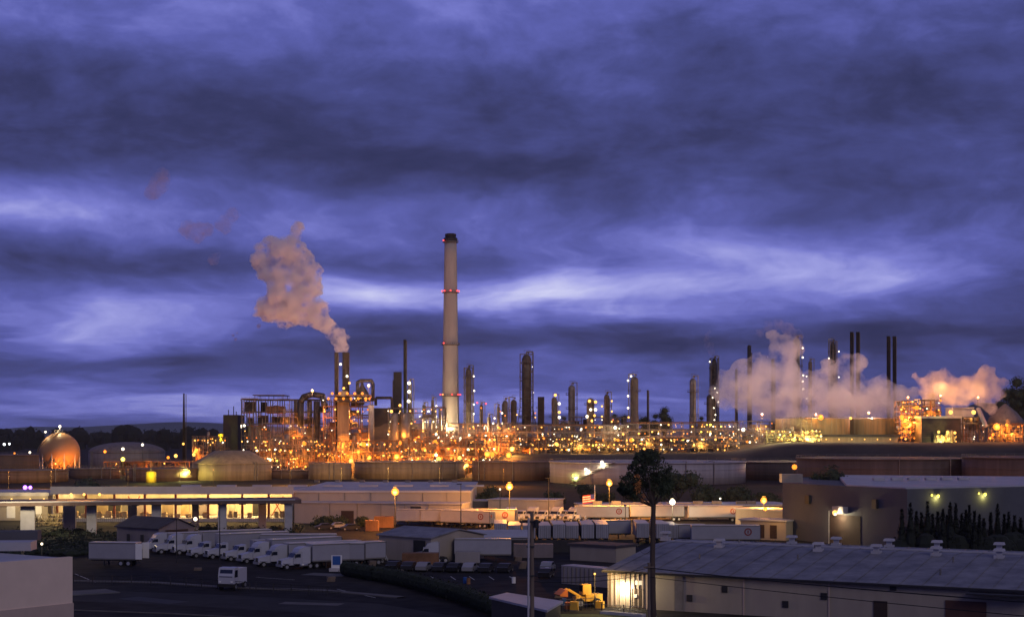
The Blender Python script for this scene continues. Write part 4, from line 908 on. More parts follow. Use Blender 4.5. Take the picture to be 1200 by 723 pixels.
def along(px, P, Q):      # where the sight line through px meets the wall P-Q, in plan
    k = (px-600)/F; s = (k*P.y-P.x)/((Q.x-P.x)-k*(Q.y-P.y)); return s*(Q-P).length
sD = along(973,Lc,Cc); on_wall(gb, Lc, uL, nL, sD, 0, along(1009,Lc,Cc)-sD, Z(602,308), 'door_d', 'roller_door')
a_ = along(981,Lc,Cc); aw = on_wall(gb, Lc, uL, nL, a_, Z(600,307), along(994,Lc,Cc)-a_, 1.3, 'conc_p', 'door_canopy', thick=1.2)
pc = Lc+uL*(a_+1.4)-nL*1.6; lamp('amb', .5, (pc.x,pc.y,Z(600,305)), gb); glow((pc.x,pc.y-.3,Z(603,305)),(1,.80,.45),700,.3,parent=gb)
for px in (945.5,1024): s_=along(px,Lc,Cc); on_wall(gb, Lc, uL, nL, s_, Z(591,310), 1.4, 1.7, 'dark', 'wall_fan', thick=.5)
on_wall(gb, Lc, uL, nL, along(971.5,Lc,Cc), 0, .18, 6.6, 'conc_p', 'downpipe')
uR = (Rc-Cc).normalized(); nR = Vector((-uR.y,uR.x,0)); nR = nR if nR.y>0 else -nR
for px,py in ((1097,581),(1152,579)):
    s_ = along(px,Cc,Rc); p = Cc+uR*s_-nR*.55; z = Z(py,p.y)
    MB().beam(p+nR*.55+Zv*(z+.3), p+Zv*(z+.3), .12).build('lamp_bracket', M['steel'], gb)
    lamp('grn', .30, (p.x,p.y,z), gb); lamp('grn', .22, (p.x-1.2,p.y,z+.15), gb); glow((p.x,p.y-.1,z-.45),(1,.86,.22),70,.12,parent=gb)
yard_lamp(931,547,340,'sod',.6,60,SOD,'small orange lamp above the left corner of the grey building roof')
# conifers
rr = random.Random(21); ords = ['first','second','third','fourth','fifth','sixth','seventh','eighth','ninth','tenth','eleventh','twelfth','thirteenth','fourteenth','fifteenth','sixteenth','seventeenth','eighteenth','nineteenth','twentieth','twenty-first','twenty-second','twenty-third','twenty-fourth','twenty-fifth','twenty-sixth']
tops = [600,592,602,604,591,606,603,600,607,604,601,592,593,605,601,595,602,606,611,604,594,606,603,607,610,604]
pxs = [1057,1067,1074,1080,1087,1093,1099,1105,1110,1113,1113,1113.5,1120,1127,1132,1136,1142,1148,1153,1161,1169,1177,1182,1189,1196,1203]
for i,(px,tp) in enumerate(zip(pxs,tops)):
    d = 258+rr.uniform(-5,6); x = X(px,d); h = Z(tp-3,d); r = rr.uniform(1.1,1.7)
    t = thing('conifer', '%s spiky dark conifer from the left in front of the grey building' % ords[i], 'tree', (x,d,0), 0, 'spiky conifers before the grey building')
    MB().beam((x,d,-.2),(x,d,h*.7),.3,n=6,w1=.1).build('trunk', M['bark'], t); c = MB()
    for k in range(620):
        f = rr.random()**1.3; rad = r*(1-f)**.75*(.75+.3*sin(f*23+i)); a = rr.uniform(0,6.28); q = rad*rr.uniform(.5,1.12); s_=rr.uniform(.22,.5)
        P = Vector((x+q*cos(a), d+q*sin(a), .5+f*(h-.5))); o = Vector((cos(a),sin(a),.9)).normalized()*s_; sd = Vector((-sin(a),cos(a),0))*s_*.4
        c.q(P-sd, P+o, P+sd)
    c.lathe(x,d,[(r*.7,.6),(r*.62,h*.35),(r*.35,h*.65),(.05,h*.93)],9)
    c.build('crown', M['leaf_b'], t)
hg = MB(); rr = random.Random(4)
for i in range(26): px = 1054+i*6.2; d = 256+rr.uniform(-2,2); hg.ball((X(px,d),d,2.2),2.3,8,6,(1,1,rr.uniform(1,1.6))); leaves(hg,(X(px,d),d,2.8),2.5,60,.5,rr)
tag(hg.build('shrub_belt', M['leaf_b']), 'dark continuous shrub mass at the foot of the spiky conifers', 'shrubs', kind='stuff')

# foreground warehouse
WA, WB = V2(712,195.5), V2(1214,170.0); uw = (WB-WA).normalized(); nw_ = Vector((-uw.y,uw.x,0)); LW = (WB-WA).length; eav = 4.7
wh = thing('foreground_warehouse', 'long low tan warehouse with a wide weathered metal roof in the foreground at right', 'building', (WA.x,WA.y,0))
def PW(s, n_, z): return WA+uw*s+nw_*n_+Zv*z
prof = [(-.5,eav-.06),(16,6.95),(24,7.12),(32,5.2)]
wl = MB(); wl.q(PW(0,0,-.2),PW(LW,0,-.2),PW(LW,0,eav),PW(0,0,eav)); wl.q(PW(0,31,-.2),PW(0,0,-.2),PW(0,0,eav),PW(0,16,6.9),PW(0,24,7.05),PW(0,31,5.2)); wl.q(PW(LW,0,-.2),PW(LW,31,-.2),PW(LW,31,5.2),PW(LW,24,7.05),PW(LW,16,6.9),PW(LW,0,eav)); wl.q(PW(0,31,-.2),PW(LW,31,-.2),PW(LW,31,5.2),PW(0,31,5.2))
wl.build('wall', M['wall_t'], wh)
rfm = MB()
for (n0,z0),(n1,z1) in zip(prof,prof[1:]):
    rfm.q(PW(-.5,n0,z0+.05),PW(LW+.5,n0,z0+.05),PW(LW+.5,n1,z1+.05),PW(-.5,n1,z1+.05))
rfm.q(PW(-.5,-.5,eav-.3),PW(LW+.5,-.5,eav-.3),PW(LW+.5,-.5,eav),PW(-.5,-.5,eav))
rfm.q(PW(-.5,-.5,eav-.3),PW(-.5,-.5,eav),PW(-.5,16,7.0),PW(-.5,24,7.17),PW(-.5,24,6.9),PW(-.5,16,6.7))
ro = rfm.build('roof', M['roof_g'], wh)
MB().box(*(PW(LW/2,-.62,eav-.15)), LW+1, .22, .22, atan2(uw.y,uw.x)).build('gutter', M['dark'], wh)
MB().box(*(PW(LW/2,20,7.14)), LW, .7, .22, atan2(uw.y,uw.x)).build('ridge_cap', M['roof_w'], wh)
for k in range(int(LW/2.6)):
    s_ = 1+k*2.6; sm_ = MB().beam(PW(s_,-.45,eav+.05),PW(s_,16,7.06),.07,.06); sm_.beam(PW(s_,16,7.06),PW(s_,23.8,7.22),.07,.06); sm_.build('roof_seam', M['roof_g'], wh)
vpos = [(780,640,1),(843,652,1),(928,646,1),(980,645,1),(959,660,1),(1027,661,1),(1042,648,1),(1098,645,1),(1097,656,1),(1171,646,1),(1171,659,1)]
def roof_pt(px, n_, z):
    P, Q = PW(0,n_,0), PW(LW,n_,0); s_ = along(px,P,Q); return PW(s_,n_,z)
for i,(px,py,_) in enumerate(vpos):
    n_, z = (23,7.1) if py < 652 else (15.5,6.85)
    p = roof_pt(px, n_, z); v = MB().box(p.x,p.y,z+.1,1.15,1.15,.5,-.48).box(p.x,p.y,z+.6,.62,.62,.6,-.48).box(p.x,p.y,z+1.02,1.3,1.3,.3,-.48,.85)
    v.build('roof_ventilator', M['roof_w'], wh, smooth=False)
for px,n_ in ((866,22),(935,10),(1102,5),(1117,12),(955,19),(820,8)): 
    z = eav+ (2.2*n_/16 if n_<16 else 2.2); p = roof_pt(px,n_,z); MB().beam((p.x,p.y,z-.1),(p.x,p.y,z+.75),.22,n=8).build('vent_pipe', M['steel_l'], wh)
bt = MB()
for k in range(9): bt.box(*PW(.6+k*.62,-.07,eav/2), .14, .12, eav-.35, atan2(uw.y,uw.x))
bt.build('batten', M['wall_cd'], wh)
sx = lambda px: along(px, WA, WB)
on_wall(wh, WA, uw, nw_, sx(741), 0, sx(755)-sx(741), 2.5, 'door_d', 'door'); on_wall(wh, WA, uw, nw_, sx(745), 3.0, 1.0, .55, 'stripe_w', 'door_sign')
on_wall(wh, WA, uw, nw_, sx(744), 1.4, .35, .4, 'stripe_w', 'notice', proud=.14)
for px in (757.5,871,971): on_wall(wh, WA, uw, nw_, sx(px), 0, .16, eav-.35, 'wall_cd', 'panel_joint')
on_wall(wh, WA, uw, nw_, sx(1024), 0, 1.6, 2.6, 'door_d', 'door'); on_wall(wh, WA, uw, nw_, sx(1108), 0, sx(1156)-sx(1108), 3.1, mat('brown_roller_door',(.10,.045,.035),.7,0,.2,1,ribs=('Z',3,.6)), 'roller_door')
for px,z in ((846,2.6),(805,1.3),(917,1.2),(962,2.4),(1043,3.9)): on_wall(wh, WA, uw, nw_, sx(px), z, .75, .8, 'dark', 'wall_vent')
for px in (791,): on_wall(wh, WA, uw, nw_, sx(px), 0, 1.1, eav-.35, 'steel_l', 'wall_panel')
p = PW(sx(1180),-1.2,4.0); MB().box(p.x,p.y,4.15,8,2.4,.16,atan2(uw.y,uw.x)).build('awning', M['dark'], wh)
p = PW(sx(733),-.75,3.0); MB().beam(p+nw_*.7+Zv*.2,p+Zv*.2,.1).build('lamp_bracket', M['steel'], wh); lamp('wht', .36, (p.x,p.y,p.z), wh); glow((p.x,p.y,p.z-.55),(1,.83,.48),330,.15,parent=wh)

# bottom left cream building
A, B = V2(-40,140.5), V2(85,150); t, A, B, u, n, rz = quad_building('cream_building', 'plain cream walled building filling the bottom left corner', A, B, 30, 9.8, 'wall_c', None)
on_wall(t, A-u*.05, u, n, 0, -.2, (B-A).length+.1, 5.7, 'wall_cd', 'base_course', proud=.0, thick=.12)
MB().box(*(((A+B)/2)+n*.25+Zv*9.9).xyz, (B-A).length, .5, .2, rz).build('parapet_cap', M['wall_c'], t)
MB().box(*(((A+B)/2)+n*15+Zv*9.7).xyz, (B-A).length-.3, 29, .3, rz).build('roof', M['roof_w'], t)
MB().box(X(12,160),158,10.5,6,3,.9,.1).build('roof_unit', M['roof_w'], t); MB().box(X(4,170),168,10.9,9,2,1.0,.1).build('roof_duct', M['wall_g'], t)
# sheds
t,A,B,u,n = house('shed', 'small grey gabled shed with two dark windows behind the parked trucks', V2(137,300), V2(186,292), 8.6, 3.9, 5.6, 'wall_s', 'roof_d')
L_=(B-A).length; on_wall(t,A,u,n,L_*.25,1.1,.9,1.5,'dark','window'); on_wall(t,A,u,n,L_*.58,1.1,.9,1.5,'dark','window')
e = B+n*4.3+u*.06; MB().box(e.x,e.y,1.9,.12,5.4,3.4,atan2(u.y,u.x)).build('doorway', M['door_d'], t)
t,A,B,u,n = house('shed', 'tan gabled shed with a dark open door behind the white tractor unit', V2(444,271), V2(505,262), 13, 4.1, 5.3, 'wall_t', 'roof_g')
L_=(B-A).length; on_wall(t,A,u,n,L_*.68,0,2.9,3.7,'black','doorway')
house('tarp_shelter', 'low white tarpaulin shelter behind the plain side on trailer', V2(549,290), V2(617,290), 9, 2.4, 3.4, 'wall_w', 'roof_w')
q_ = [Vector((X(px,18.8*F/(py-HZ)),18.8*F/(py-HZ),3.2)) for px,py in ((573,700),(641,716),(660,705),(594,695))]
t = thing('canopy_shed', 'flat white topped dark shed cut by the bottom edge, left of the yellow machine', 'shed', (q_[0].x,q_[0].y,0)); m_=MB()
cc = sum(q_, Vector((0,0,0)))/4; qi = [cc+(p-cc)*.93 for p in q_]
for i in range(4): a,b=qi[i],qi[(i+1)%4]; m_.q((a.x,a.y,0),(b.x,b.y,0),(b.x,b.y,3.1),(a.x,a.y,3.1))
m_.build('wall', M['dark'], t); m_=MB(); m_.q(*[p+Zv*.12 for p in q_]); m_.q(*[p-Zv*.12 for p in q_])
for i in range(4): m_.q(q_[i]-Zv*.12,q_[(i+1)%4]-Zv*.12,q_[(i+1)%4]+Zv*.12,q_[i]+Zv*.12)
m_.build('roof', M['roof_w'], t)
quad_building('brown_shed', 'low brown building behind the pale container, left of the big roof', V2(668,268), V2(722,262), 6, 2.6, 'wall_t', 'roof_d', cat='shed')
t,A,B,u,n,rz = quad_building('storage_container', 'pale storage container between the dark yard and the striped lit wall', V2(658,226), V2(716,219), 2.5, 2.6, 'wall_w', 'roof_w', cat='container', over=.03, rt=.1)
for k in range(8): on_wall(t,A,u,n,.4+k*.85,.1,.12,2.4,'steel_l','rib')
# fences, hedges, walls
def fence(name, label, pts, h, m, cat='fence', post=3.0, slat=True, thick=.08):
    t = thing(name, label, cat, tuple(pts[0])); b = MB(); p_ = MB()
    for a,c in zip(pts,pts[1:]):
        a,c = Vector(a),Vector(c); L_=(c-a).length; mid_=(a+c)/2
        if slat: b.box(mid_.x,mid_.y,h/2+.05,L_,thick,h-.1,atan2(c.y-a.y,c.x-a.x))
        else:
            for z in (h*.5,h*.97): b.beam((a.x,a.y,z),(c.x,c.y,z),.06)
            k = int(L_/.5)
            for i in range(k): q=a+(c-a)*i/k; b.beam((q.x,q.y,0),(q.x,q.y,h),.025)
        for i in range(int(L_/post)+1): q=a+(c-a).normalized()*min(L_,i*post); MB().beam((q.x,q.y,-.1),(q.x,q.y,h+.1),.12).build('post', M['dark'], t)
    b.build('panel', M[m], t); return t
fence('fence', 'dark board fence below the row of backed up trailers', [V2(574,284),V2(742,284)], 2.4, 'dark')
fence('fence', 'thin wire fence along the near road left of the white yard truck', [G(86,684),G(200,686),G(300,693),G(400,699)], 1.3, 'wire', slat=False)
fence('fence', 'pale rail fence beside the yellow machine', [G(655,716),G(697,714),G(700,708)], 1.5, 'steel_l', slat=False)
fence('fence', 'low rail in front of the lit striped wall', [G(705,718),G(752,721)], 1.1, 'steel_l', slat=False)
def hedge(name, label, pts, h, wd, seed, m='hedge'):
    rr = random.Random(seed); b = MB()
    for a,c in zip(pts,pts[1:]):
        L_=(c-a).length; k=max(1,int(L_/1.0))
        for i in range(k):
            p=a+(c-a)*(i+rr.random())/k; b.ball((p.x,p.y,h*.45),wd*.55,7,5,(1,1,h/wd*.85)); leaves(b,(p.x,p.y,h*.5),wd*.7,34,.32,rr,(1,1,h/wd*.8))
    return tag(b.build(name, M[m]), label, 'hedge')
hedge('hedge', 'long black hedge slanting down across the middle of the yard', [G(404,674),G(470,686),G(540,706),G(580,722)], 2.5, 1.8, 3)
for i,(px,d,top,wd,la) in enumerate([(572,440,571,34,'dark bush behind the left of the pinkish long block'),(548,455,576,16,'small dark bush at the right end of the white warehouse'),(590,450,580,20,'dark low bush under the bright lamp by the pinkish block'),
        (690,470,567,26,'dark bush before the white tank, right of the stair lamps'),(711,465,578,22,'dark bush under the lamp left of the tall bare trunked tree'),(795,480,552,44,'broad dark tree behind the tall bare trunked tree'),(772,470,563,30,'dark tree filling the gap behind the tall trunk'),(830,470,571,42,'round dark bush behind the depot roof, right of the white lamp'),(868,465,572,40,'dark bush behind the depot roof, left of the orange lamp'),(900,450,576,30,'dark bush beside the left edge of the grey building'),(742,468,574,24,'dark tree just left of the tall trunk, behind the depot'),
        (975,352,545,44,'dark bush rising behind the roof at the left of the grey building'),(955,356,552,26,'low dark bush left of the larger one behind the grey building'),(108,440,562,44,'dark bush behind the left end of the freight shed roof'),(650,455,578,26,'dark bush below the lower stair lamp'),
        (390,366,611,40,'dark shrubs before the low white building, left part'),(425,364,607,22,'dark shrubs before the low white building, right part')]):
    h = Z(top,d); r = wd*d/F/2; tree((X(px,d),d,0), h, r*1.15, la, None, seed=80+i, trunk_h=.12, n=2200, lobes=9, cat='bush' if 'bush' in la or 'shrub' in la else 'tree', name='bush' if 'bush' in la or 'shrub' in la else 'tree', lobesize=.5)
# scrub under the piers and at the left of the yard
rr = random.Random(14); b = MB()
for i in range(230):
    px = rr.choice((rr.uniform(60,350), rr.uniform(-20,140))); py = rr.uniform(621,632) if px > 140 else rr.uniform(624,652); p = G(px,py); leaves(b,(p.x,p.y,.7),rr.uniform(.8,2),26,.5,rr,(1.4,1,.8))
    b.ball((p.x,p.y,.4),rr.uniform(.6,1.2),6,4,(1.5,1,.7))
tag(b.build('scrub', M['hedge']), 'dark scrub under and before the concrete piers at left', 'scrub', kind='stuff')

# tall tree with the bare trunk
def tall_tree():
    d = 122; x = X(765.5,d); t = thing('tall_tree', 'tall tree with a long bare trunk and a small dense crown, in the foreground', 'tree', (x,d,0))
    tr = MB(); pts=[(0,0),(6,.05),(12,-.06),(16.3,.02)]; w0=.50
    for (z0,o0),(z1,o1) in zip(pts,pts[1:]): tr.beam((x+o0,d,z0),(x+o1,d,z1),.52-z0*.009,n=10,w1=.52-z1*.009)
    rr = random.Random(31); cr = MB(); dr = MB(); f = d/F; z0=16.2
    for (cx,cy,rx,rz_) in ((757,543,13,10),(770,549,14,11),(745,556,11,11),(736,566,9,10),(780,561,9,10),(755,562,14,10),(768,566,12,9),(742,575,7,8),(777,573,7,6),(752,535,8,6),(763,536,10,7),(730,574,5,6),(784,567,5,7)):
        c=(X(cx,d),d+rr.uniform(-.6,.6),Z(cy,d)); tr.beam((x,d,z0),( (x+c[0])/2+rr.uniform(-.1,.1),c[1],(z0+c[2])/2-.2),.16,n=6,w1=.1); tr.beam(((x+c[0])/2,c[1],(z0+c[2])/2-.2),c,.1,n=5,w1=.04)
        leaves(cr,c,rx*f*1.12,430,.17,rr,(1,1.2,rz_/rx),.1)
        for _ in range(7): a=rr.uniform(0,6.28); e=Vector(c)+Vector((cos(a)*rx*f*1.05,rr.uniform(-.3,.3),sin(a)*rz_*f*1.05)); tr.beam(c,e,.05,n=4,w1=.02); leaves(cr,e,rx*f*.33,46,.16,rr,(1,1,1),.0)
    leaves(dr,(X(746,d),d-.55,Z(567,d)),.42,240,.15,rr,(.8,.7,2.0),.0); leaves(dr,(X(753,d),d-.3,Z(583,d)),.26,60,.12,rr,(1,.7,1.3),.0)
    tr.build('trunk', M['bark'], t); cr.build('crown', M['leaf'], t); dr.build('lamplit_leaves', M['leaf_o'], t)
tall_tree()
# utility poles and wires
up = thing('utility_pole', 'tall wooden utility pole with a slim pale conduit, in the foreground', 'pole', (X(624,110),110,0))
MB().beam((X(624,110),110,-.2),(X(623.4,110),110,Z(600,110)),.36,n=10,w1=.26).build('pole', M['wood'], up)
MB().beam((X(618.5,110),109.7,-.2),(X(619.5,110),109.7,Z(606,110)),.15,n=8).build('conduit', M['conc_p'], up)
ca = MB().box(X(621,110),109.75,Z(611,110),1.5,.12,.14); ca.beam((X(617,110),109.7,Z(640,110)),(X(626,110),109.8,Z(640,110)),.1); ca.beam((X(617,110),109.7,Z(674,110)),(X(626,110),109.8,Z(674,110)),.1); ca.build('bracket', M['dark'], up)
tb = MB(); tb.lathe(X(628.5,110),109.7,[(.18,Z(618,110)),(.18,Z(609,110)),(.05,Z(608,110))],10); tb.build('transformer', M['dark'], up)
up2 = thing('utility_pole', 'short dark pole beside the bare trunk carrying the wires', 'pole', (X(760.5,118),118,0)); MB().beam((X(760.5,118),118,-.2),(X(760.5,118),118,Z(659,118)),.22,n=8).build('pole', M['wood'], up2); MB().box(X(760,118),117.8,Z(664,118),.8,.1,.12).build('crossarm', M['wood'], up2)
def wire(label, P, Q, sag, w_=.045):
    P,Q=Vector(P),Vector(Q); K=24; pts=[]
    for i in range(K+1): s_=i/K; p=P+(Q-P)*s_; p.z-=sag*4*s_*(1-s_); pts.append(p)
    tag(MB().path(pts,w_,5).build('overhead_wire', M['wire']), label, 'wire')
a0 = (X(624,110),110,Z(675,110)); a1=(X(760.5,118),118,Z(665,118)); wire('upper black wire from the utility pole to the short dark pole', a0, a1, .35)
wire('lower black wire from the utility pole to the short dark pole', (a0[0],a0[1],a0[2]-.35), (a1[0],a1[1],a1[2]-.45), .3)
wire('upper thick wire running right across the tan warehouse wall', a1, (X(1230,84),84,Z(707,84)), .15, .075)
wire('lower thin wire running right across the tan warehouse wall', (a1[0],a1[1],a1[2]-.7), (X(1230,84),84,Z(724,84)), .1, .05)
wire('thin wire looping down the roof beside the bare trunk', (X(745,128),128,Z(636,128)), (X(762,120),120,Z(645,120)), .5, .03)
# flag
t = thing('flagpole', 'white flagpole with a small striped flag, left of the depot', 'flagpole', (X(697,400),400,0)); MB().beam((X(697,400),400,0),(X(697,400),400,Z(568,400)),.16,n=8).build('pole', M['stripe_w'], t)
fl = MB()
for k in range(7):
    fl.cur = 0 if k%2==0 else 1; z=Z(579,400)-k*.30
    for i in range(6):
        if i>=4 and k<4: fl.cur=2
        elif i<4 or k>=4: fl.cur = 0 if k%2==0 else 1
        xa=X(697,400)-.15-(5-i)*.5; y0=399.9+.18*sin(i*1.3); y1=399.9+.18*sin((i+1)*1.3); z_=z-(5-i)*.07
        fl.q((xa-.5,y0,z_-.3),(xa,y1,z_-.3+.07),(xa,y1,z_+.07),(xa-.5,y0,z_))
tag(fl.build('flag', [M['stripe_r'],M['stripe_w'],M['stripe_b']]), 'small red white and blue striped flag flying from the white flagpole', 'flag')
# street lamps of the yard
for a in [(463,576,346,'sod',.9,7000,(1,.35,.05),'brightest orange street lamp, before the long white warehouse'),(597,570,366,'sod',.9,12000,(1,.37,.05),'bright orange street lamp over the pinkish long block'),(714,566,386,'sod',.8,10000,(1,.37,.05),'orange street lamp left of the tall bare trunked tree'),
          (788,588,372,'wht',.75,4200,CRM,'white lamp above the depot roof, right of the bare trunk'),(895,586,372,'sod',.8,6000,(1,.37,.05),'orange street lamp close to the left edge of the grey building'),(229,608,312,'wht',.4,160,WHT,'small white lamp behind the small grey gabled shed'),
          (586,573,398,'wht',.22,100,WHT,'small dim lamp on a pale pole left of the bright orange one'),(49,637,268,'wht',.22,40,WHT,'tiny white lamp in the dark scrub at left'),(844,584,405,'wht',.25,30,WHT,'tiny white lamp above the depot roof, midway to the grey building')]:
    yard_lamp(*a)
for px,ty,d,la in ((257.5,590,252,'thin unlit pole before the parked white trucks'),(540,567,300,'thin unlit lamp pole right of the brightest orange lamp'),(207,608,262,'thin unlit pole beside the small grey shed'),(643,560,380,'thin unlit pole right of the pinkish block'),(733,592,330,'thin unlit pole left of the bare trunk')):
    t = thing('lamp_pole', la, 'pole', (X(px,d),d,0)); MB().beam((X(px,d),d,-.1),(X(px,d),d,Z(ty,d)),.2,n=8,w1=.12).build('pole', M['dark'], t); MB().box(X(px,d)-.3,d,Z(ty,d),1.0,.4,.18).build('lamp_head', M['dark'], t)
# added fill lamps, heads kept tiny, that brighten the tank walls
for i,(px,d,h,pw,co) in enumerate([(60,610,7,14000,(1,.42,.10)),(10,600,7,9000,(1,.42,.12)),(250,640,7,8000,(1,.55,.14)),(340,660,7,7000,(1,.4,.1)),(400,665,7,13000,(1,.55,.14)),(455,665,7,15000,(1,.5,.12)),(515,665,7,13000,(1,.5,.12)),(590,650,7,8000,SOD),(150,640,7,8000,(1,.5,.13)),(960,570,6,5000,(1,.35,.12)),(1170,530,6,4000,(1,.45,.15)),(1050,560,6,3500,(1,.35,.15))]):
    yard_lamp(px, HZ+(CAMZ-h)*F/d, d, 'sod', .12, pw, co, 'added low fill lamp %s, with a tiny head, lighting the tanks' % ['below the sphere tank','at the far left by the brown tank','before the cone roofed tank','before the low reddish tank','before the narrow cream tank','before the left of the wide cream tank','before the right of the wide cream tank','before the brown tank by the white one','before the yellow vessel','before the dark tank at right','before the rightmost tank','before the wide brown tank at right'][i])
# roads, pavement, kerbs and markings (the road is a sheet 4 mm up, the pavement a real step)
def strip(name, pts, wd, z0, z1, m, **k):
    b = MB(); P=[Vector(p) for p in pts]; n=len(P); Ls=[];Rs=[]
    for i in range(n):
        a=P[max(0,i-1)]; c=P[min(n-1,i+1)]; dv=(c-a).normalized(); s_=Vector((-dv.y,dv.x,0))*wd/2; Ls.append(P[i]+s_); Rs.append(P[i]-s_)
    for i in range(n-1):
        a,b_,c,d_=Ls[i],Ls[i+1],Rs[i+1],Rs[i]; up=Zv*z1
        b.q(d_+up,c+up,b_+up,a+up)
        if z1>.05: b.q(a,b_,b_+up,a+up); b.q(d_+up,d_,c,c+up)
    return tag(b.build(name, M[m] if isinstance(m,str) else m), **k)
M['road'] = mat('road_asphalt', (.030,.030,.034), .95, 0, .35, .25, bump=.2, spec=.15); M['kerb'] = mat('kerb_concrete', (.10,.095,.095), .95, 0, .3, .6)
strip('road', [G(-200,694),G(86,697),G(250,703),G(400,712),G(560,740)], 13, 0, .004, 'road', kind='structure')
strip('pavement', [G(-200,678),G(86,680.5),G(180,682.5),G(260,688),G(380,692),G(470,700)], 1.7, 0, .13, 'kerb', kind='structure')
strip('pavement', [G(-100,698.5),G(60,697),G(132,692.5)], 5.5, 0, .14, 'asph_c', kind='structure')
strip('kerb', [G(86,715),G(200,719),G(320,726)], .35, 0, .12, 'kerb', kind='structure')
for i,(a,b_) in enumerate([((88,672),(112,682)),((300,676),(345,679)),((395,690),(440,700))]): strip('road_marking', [G(*a),G(*b_)], .16, 0, .009, 'line', kind='structure')
for px in (487,505,528,550,573,597): strip('parking_line', [G(px,675),G(px+6,679)], .14, 0, .006, 'line', kind='structure')
# ------------------------------------------------------------------ vehicles (prototypes face +X, then copies)
def wheel(x, y, parent, r=.5, w_=.32):
    W = MB().beam((x,y-w_/2,r),(x,y+w_/2,r),2*r,n=20).build('wheel', M['black'], parent, local=True, smooth=True)
    s_ = 1 if y > 0 else -1
    MB().beam((x,y+s_*(w_/2-.02),r),(x,y+s_*(w_/2+.03),r),1.15*r,n=14).build('rim', M['rim'], W, local=True)
def L_(m, name, mt, t, smooth=False): return m.build(name, M[mt] if isinstance(mt,str) else mt, t, local=True, smooth=smooth)
def prism(m, prof, y0, y1, inset=0.0):    # side profile (x,z) extruded across Y
    n = len(prof); a=[(x,y0,z) for x,z in prof]; b=[(x,y1,z) for x,z in prof]
    m.q(*a); m.q(*reversed(b))
    for i in range(n): j=(i+1)%n; m.q(a[j],a[i],b[i],b[j])
    return m
def make_tractor(name='semi_truck', paint='truck', day=False):
    t = thing(name, 'x', 'truck')
    L_(MB().box(.2,0,.85,7.0,.9,.3).box(-2.2,0,1.08,1.2,1.1,.12), 'chassis', 'dark', t)
    L_(prism(MB(), [(1.35,.75),(3.55,.75),(3.62,1.35),(3.45,1.72),(1.45,2.05),(1.35,2.05)], -.98, .98), 'hood', paint, t)
    c = prism(MB(), [(-.1,.95),(1.5,.95),(1.5,2.05),(1.05,2.85),(-.1,2.95)], -1.18, 1.18); L_(c, 'cab', paint, t)
    s_ = prism(MB(), [(-.3,.95),(-.12,.95),(-.12,2.9),(.2,2.95),(-.3,3.05)] if day else [(-1.65,.95),(-.12,.95),(-.12,3.0),(.75,2.92),(.35,3.55),(-.5,3.85),(-1.65,3.85)], -1.2, 1.2); L_(s_, 'sleeper', paint, t)
    g = MB(); g.q((1.515,-1.05,2.12),(1.515,1.05,2.12),(1.115,1.02,2.80),(1.115,-1.02,2.80)); L_(g, 'windshield', 'glass', t)
    for y in (-1.19,1.19): g=MB(); g.q((.15,y,2.05),(1.25,y,2.05),(.95,y,2.68),(.15,y,2.68)); L_(g,'side_window','glass',t)
    L_(MB().box(3.72,0,.72,.22,2.4,.42), 'bumper', 'rim', t); L_(MB().box(3.6,0,1.22,.1,1.0,.75), 'grille', 'dark', t)
    for y in (-.82,.82): L_(MB().box(3.58,y,1.15,.14,.3,.24),'headlight','stripe_w',t)
    for y in (-1.35,1.35): L_(MB().box(1.25,y,2.35,.12,.16,.7),'mirror','dark',t); L_(MB().beam((.3,y*.83,.72),(-1.2,y*.83,.72),.56,n=12),'fuel_tank','rim',t,True); wheel(2.75,y*.78,t)
    L_(MB().box(2.75,1.02,1.12,1.3,.42,.12).box(2.75,-1.02,1.12,1.3,.42,.12), 'fender', paint, t)
    L_(MB().beam((-1.8,.95,1.0),(-1.8,.95,3.9),.16,n=8),'exhaust','rim',t)
    for x in (-1.7,-2.95):
        for y in (-.95,.95): wheel(x,y,t,.5,.55)
    reg(t); return t
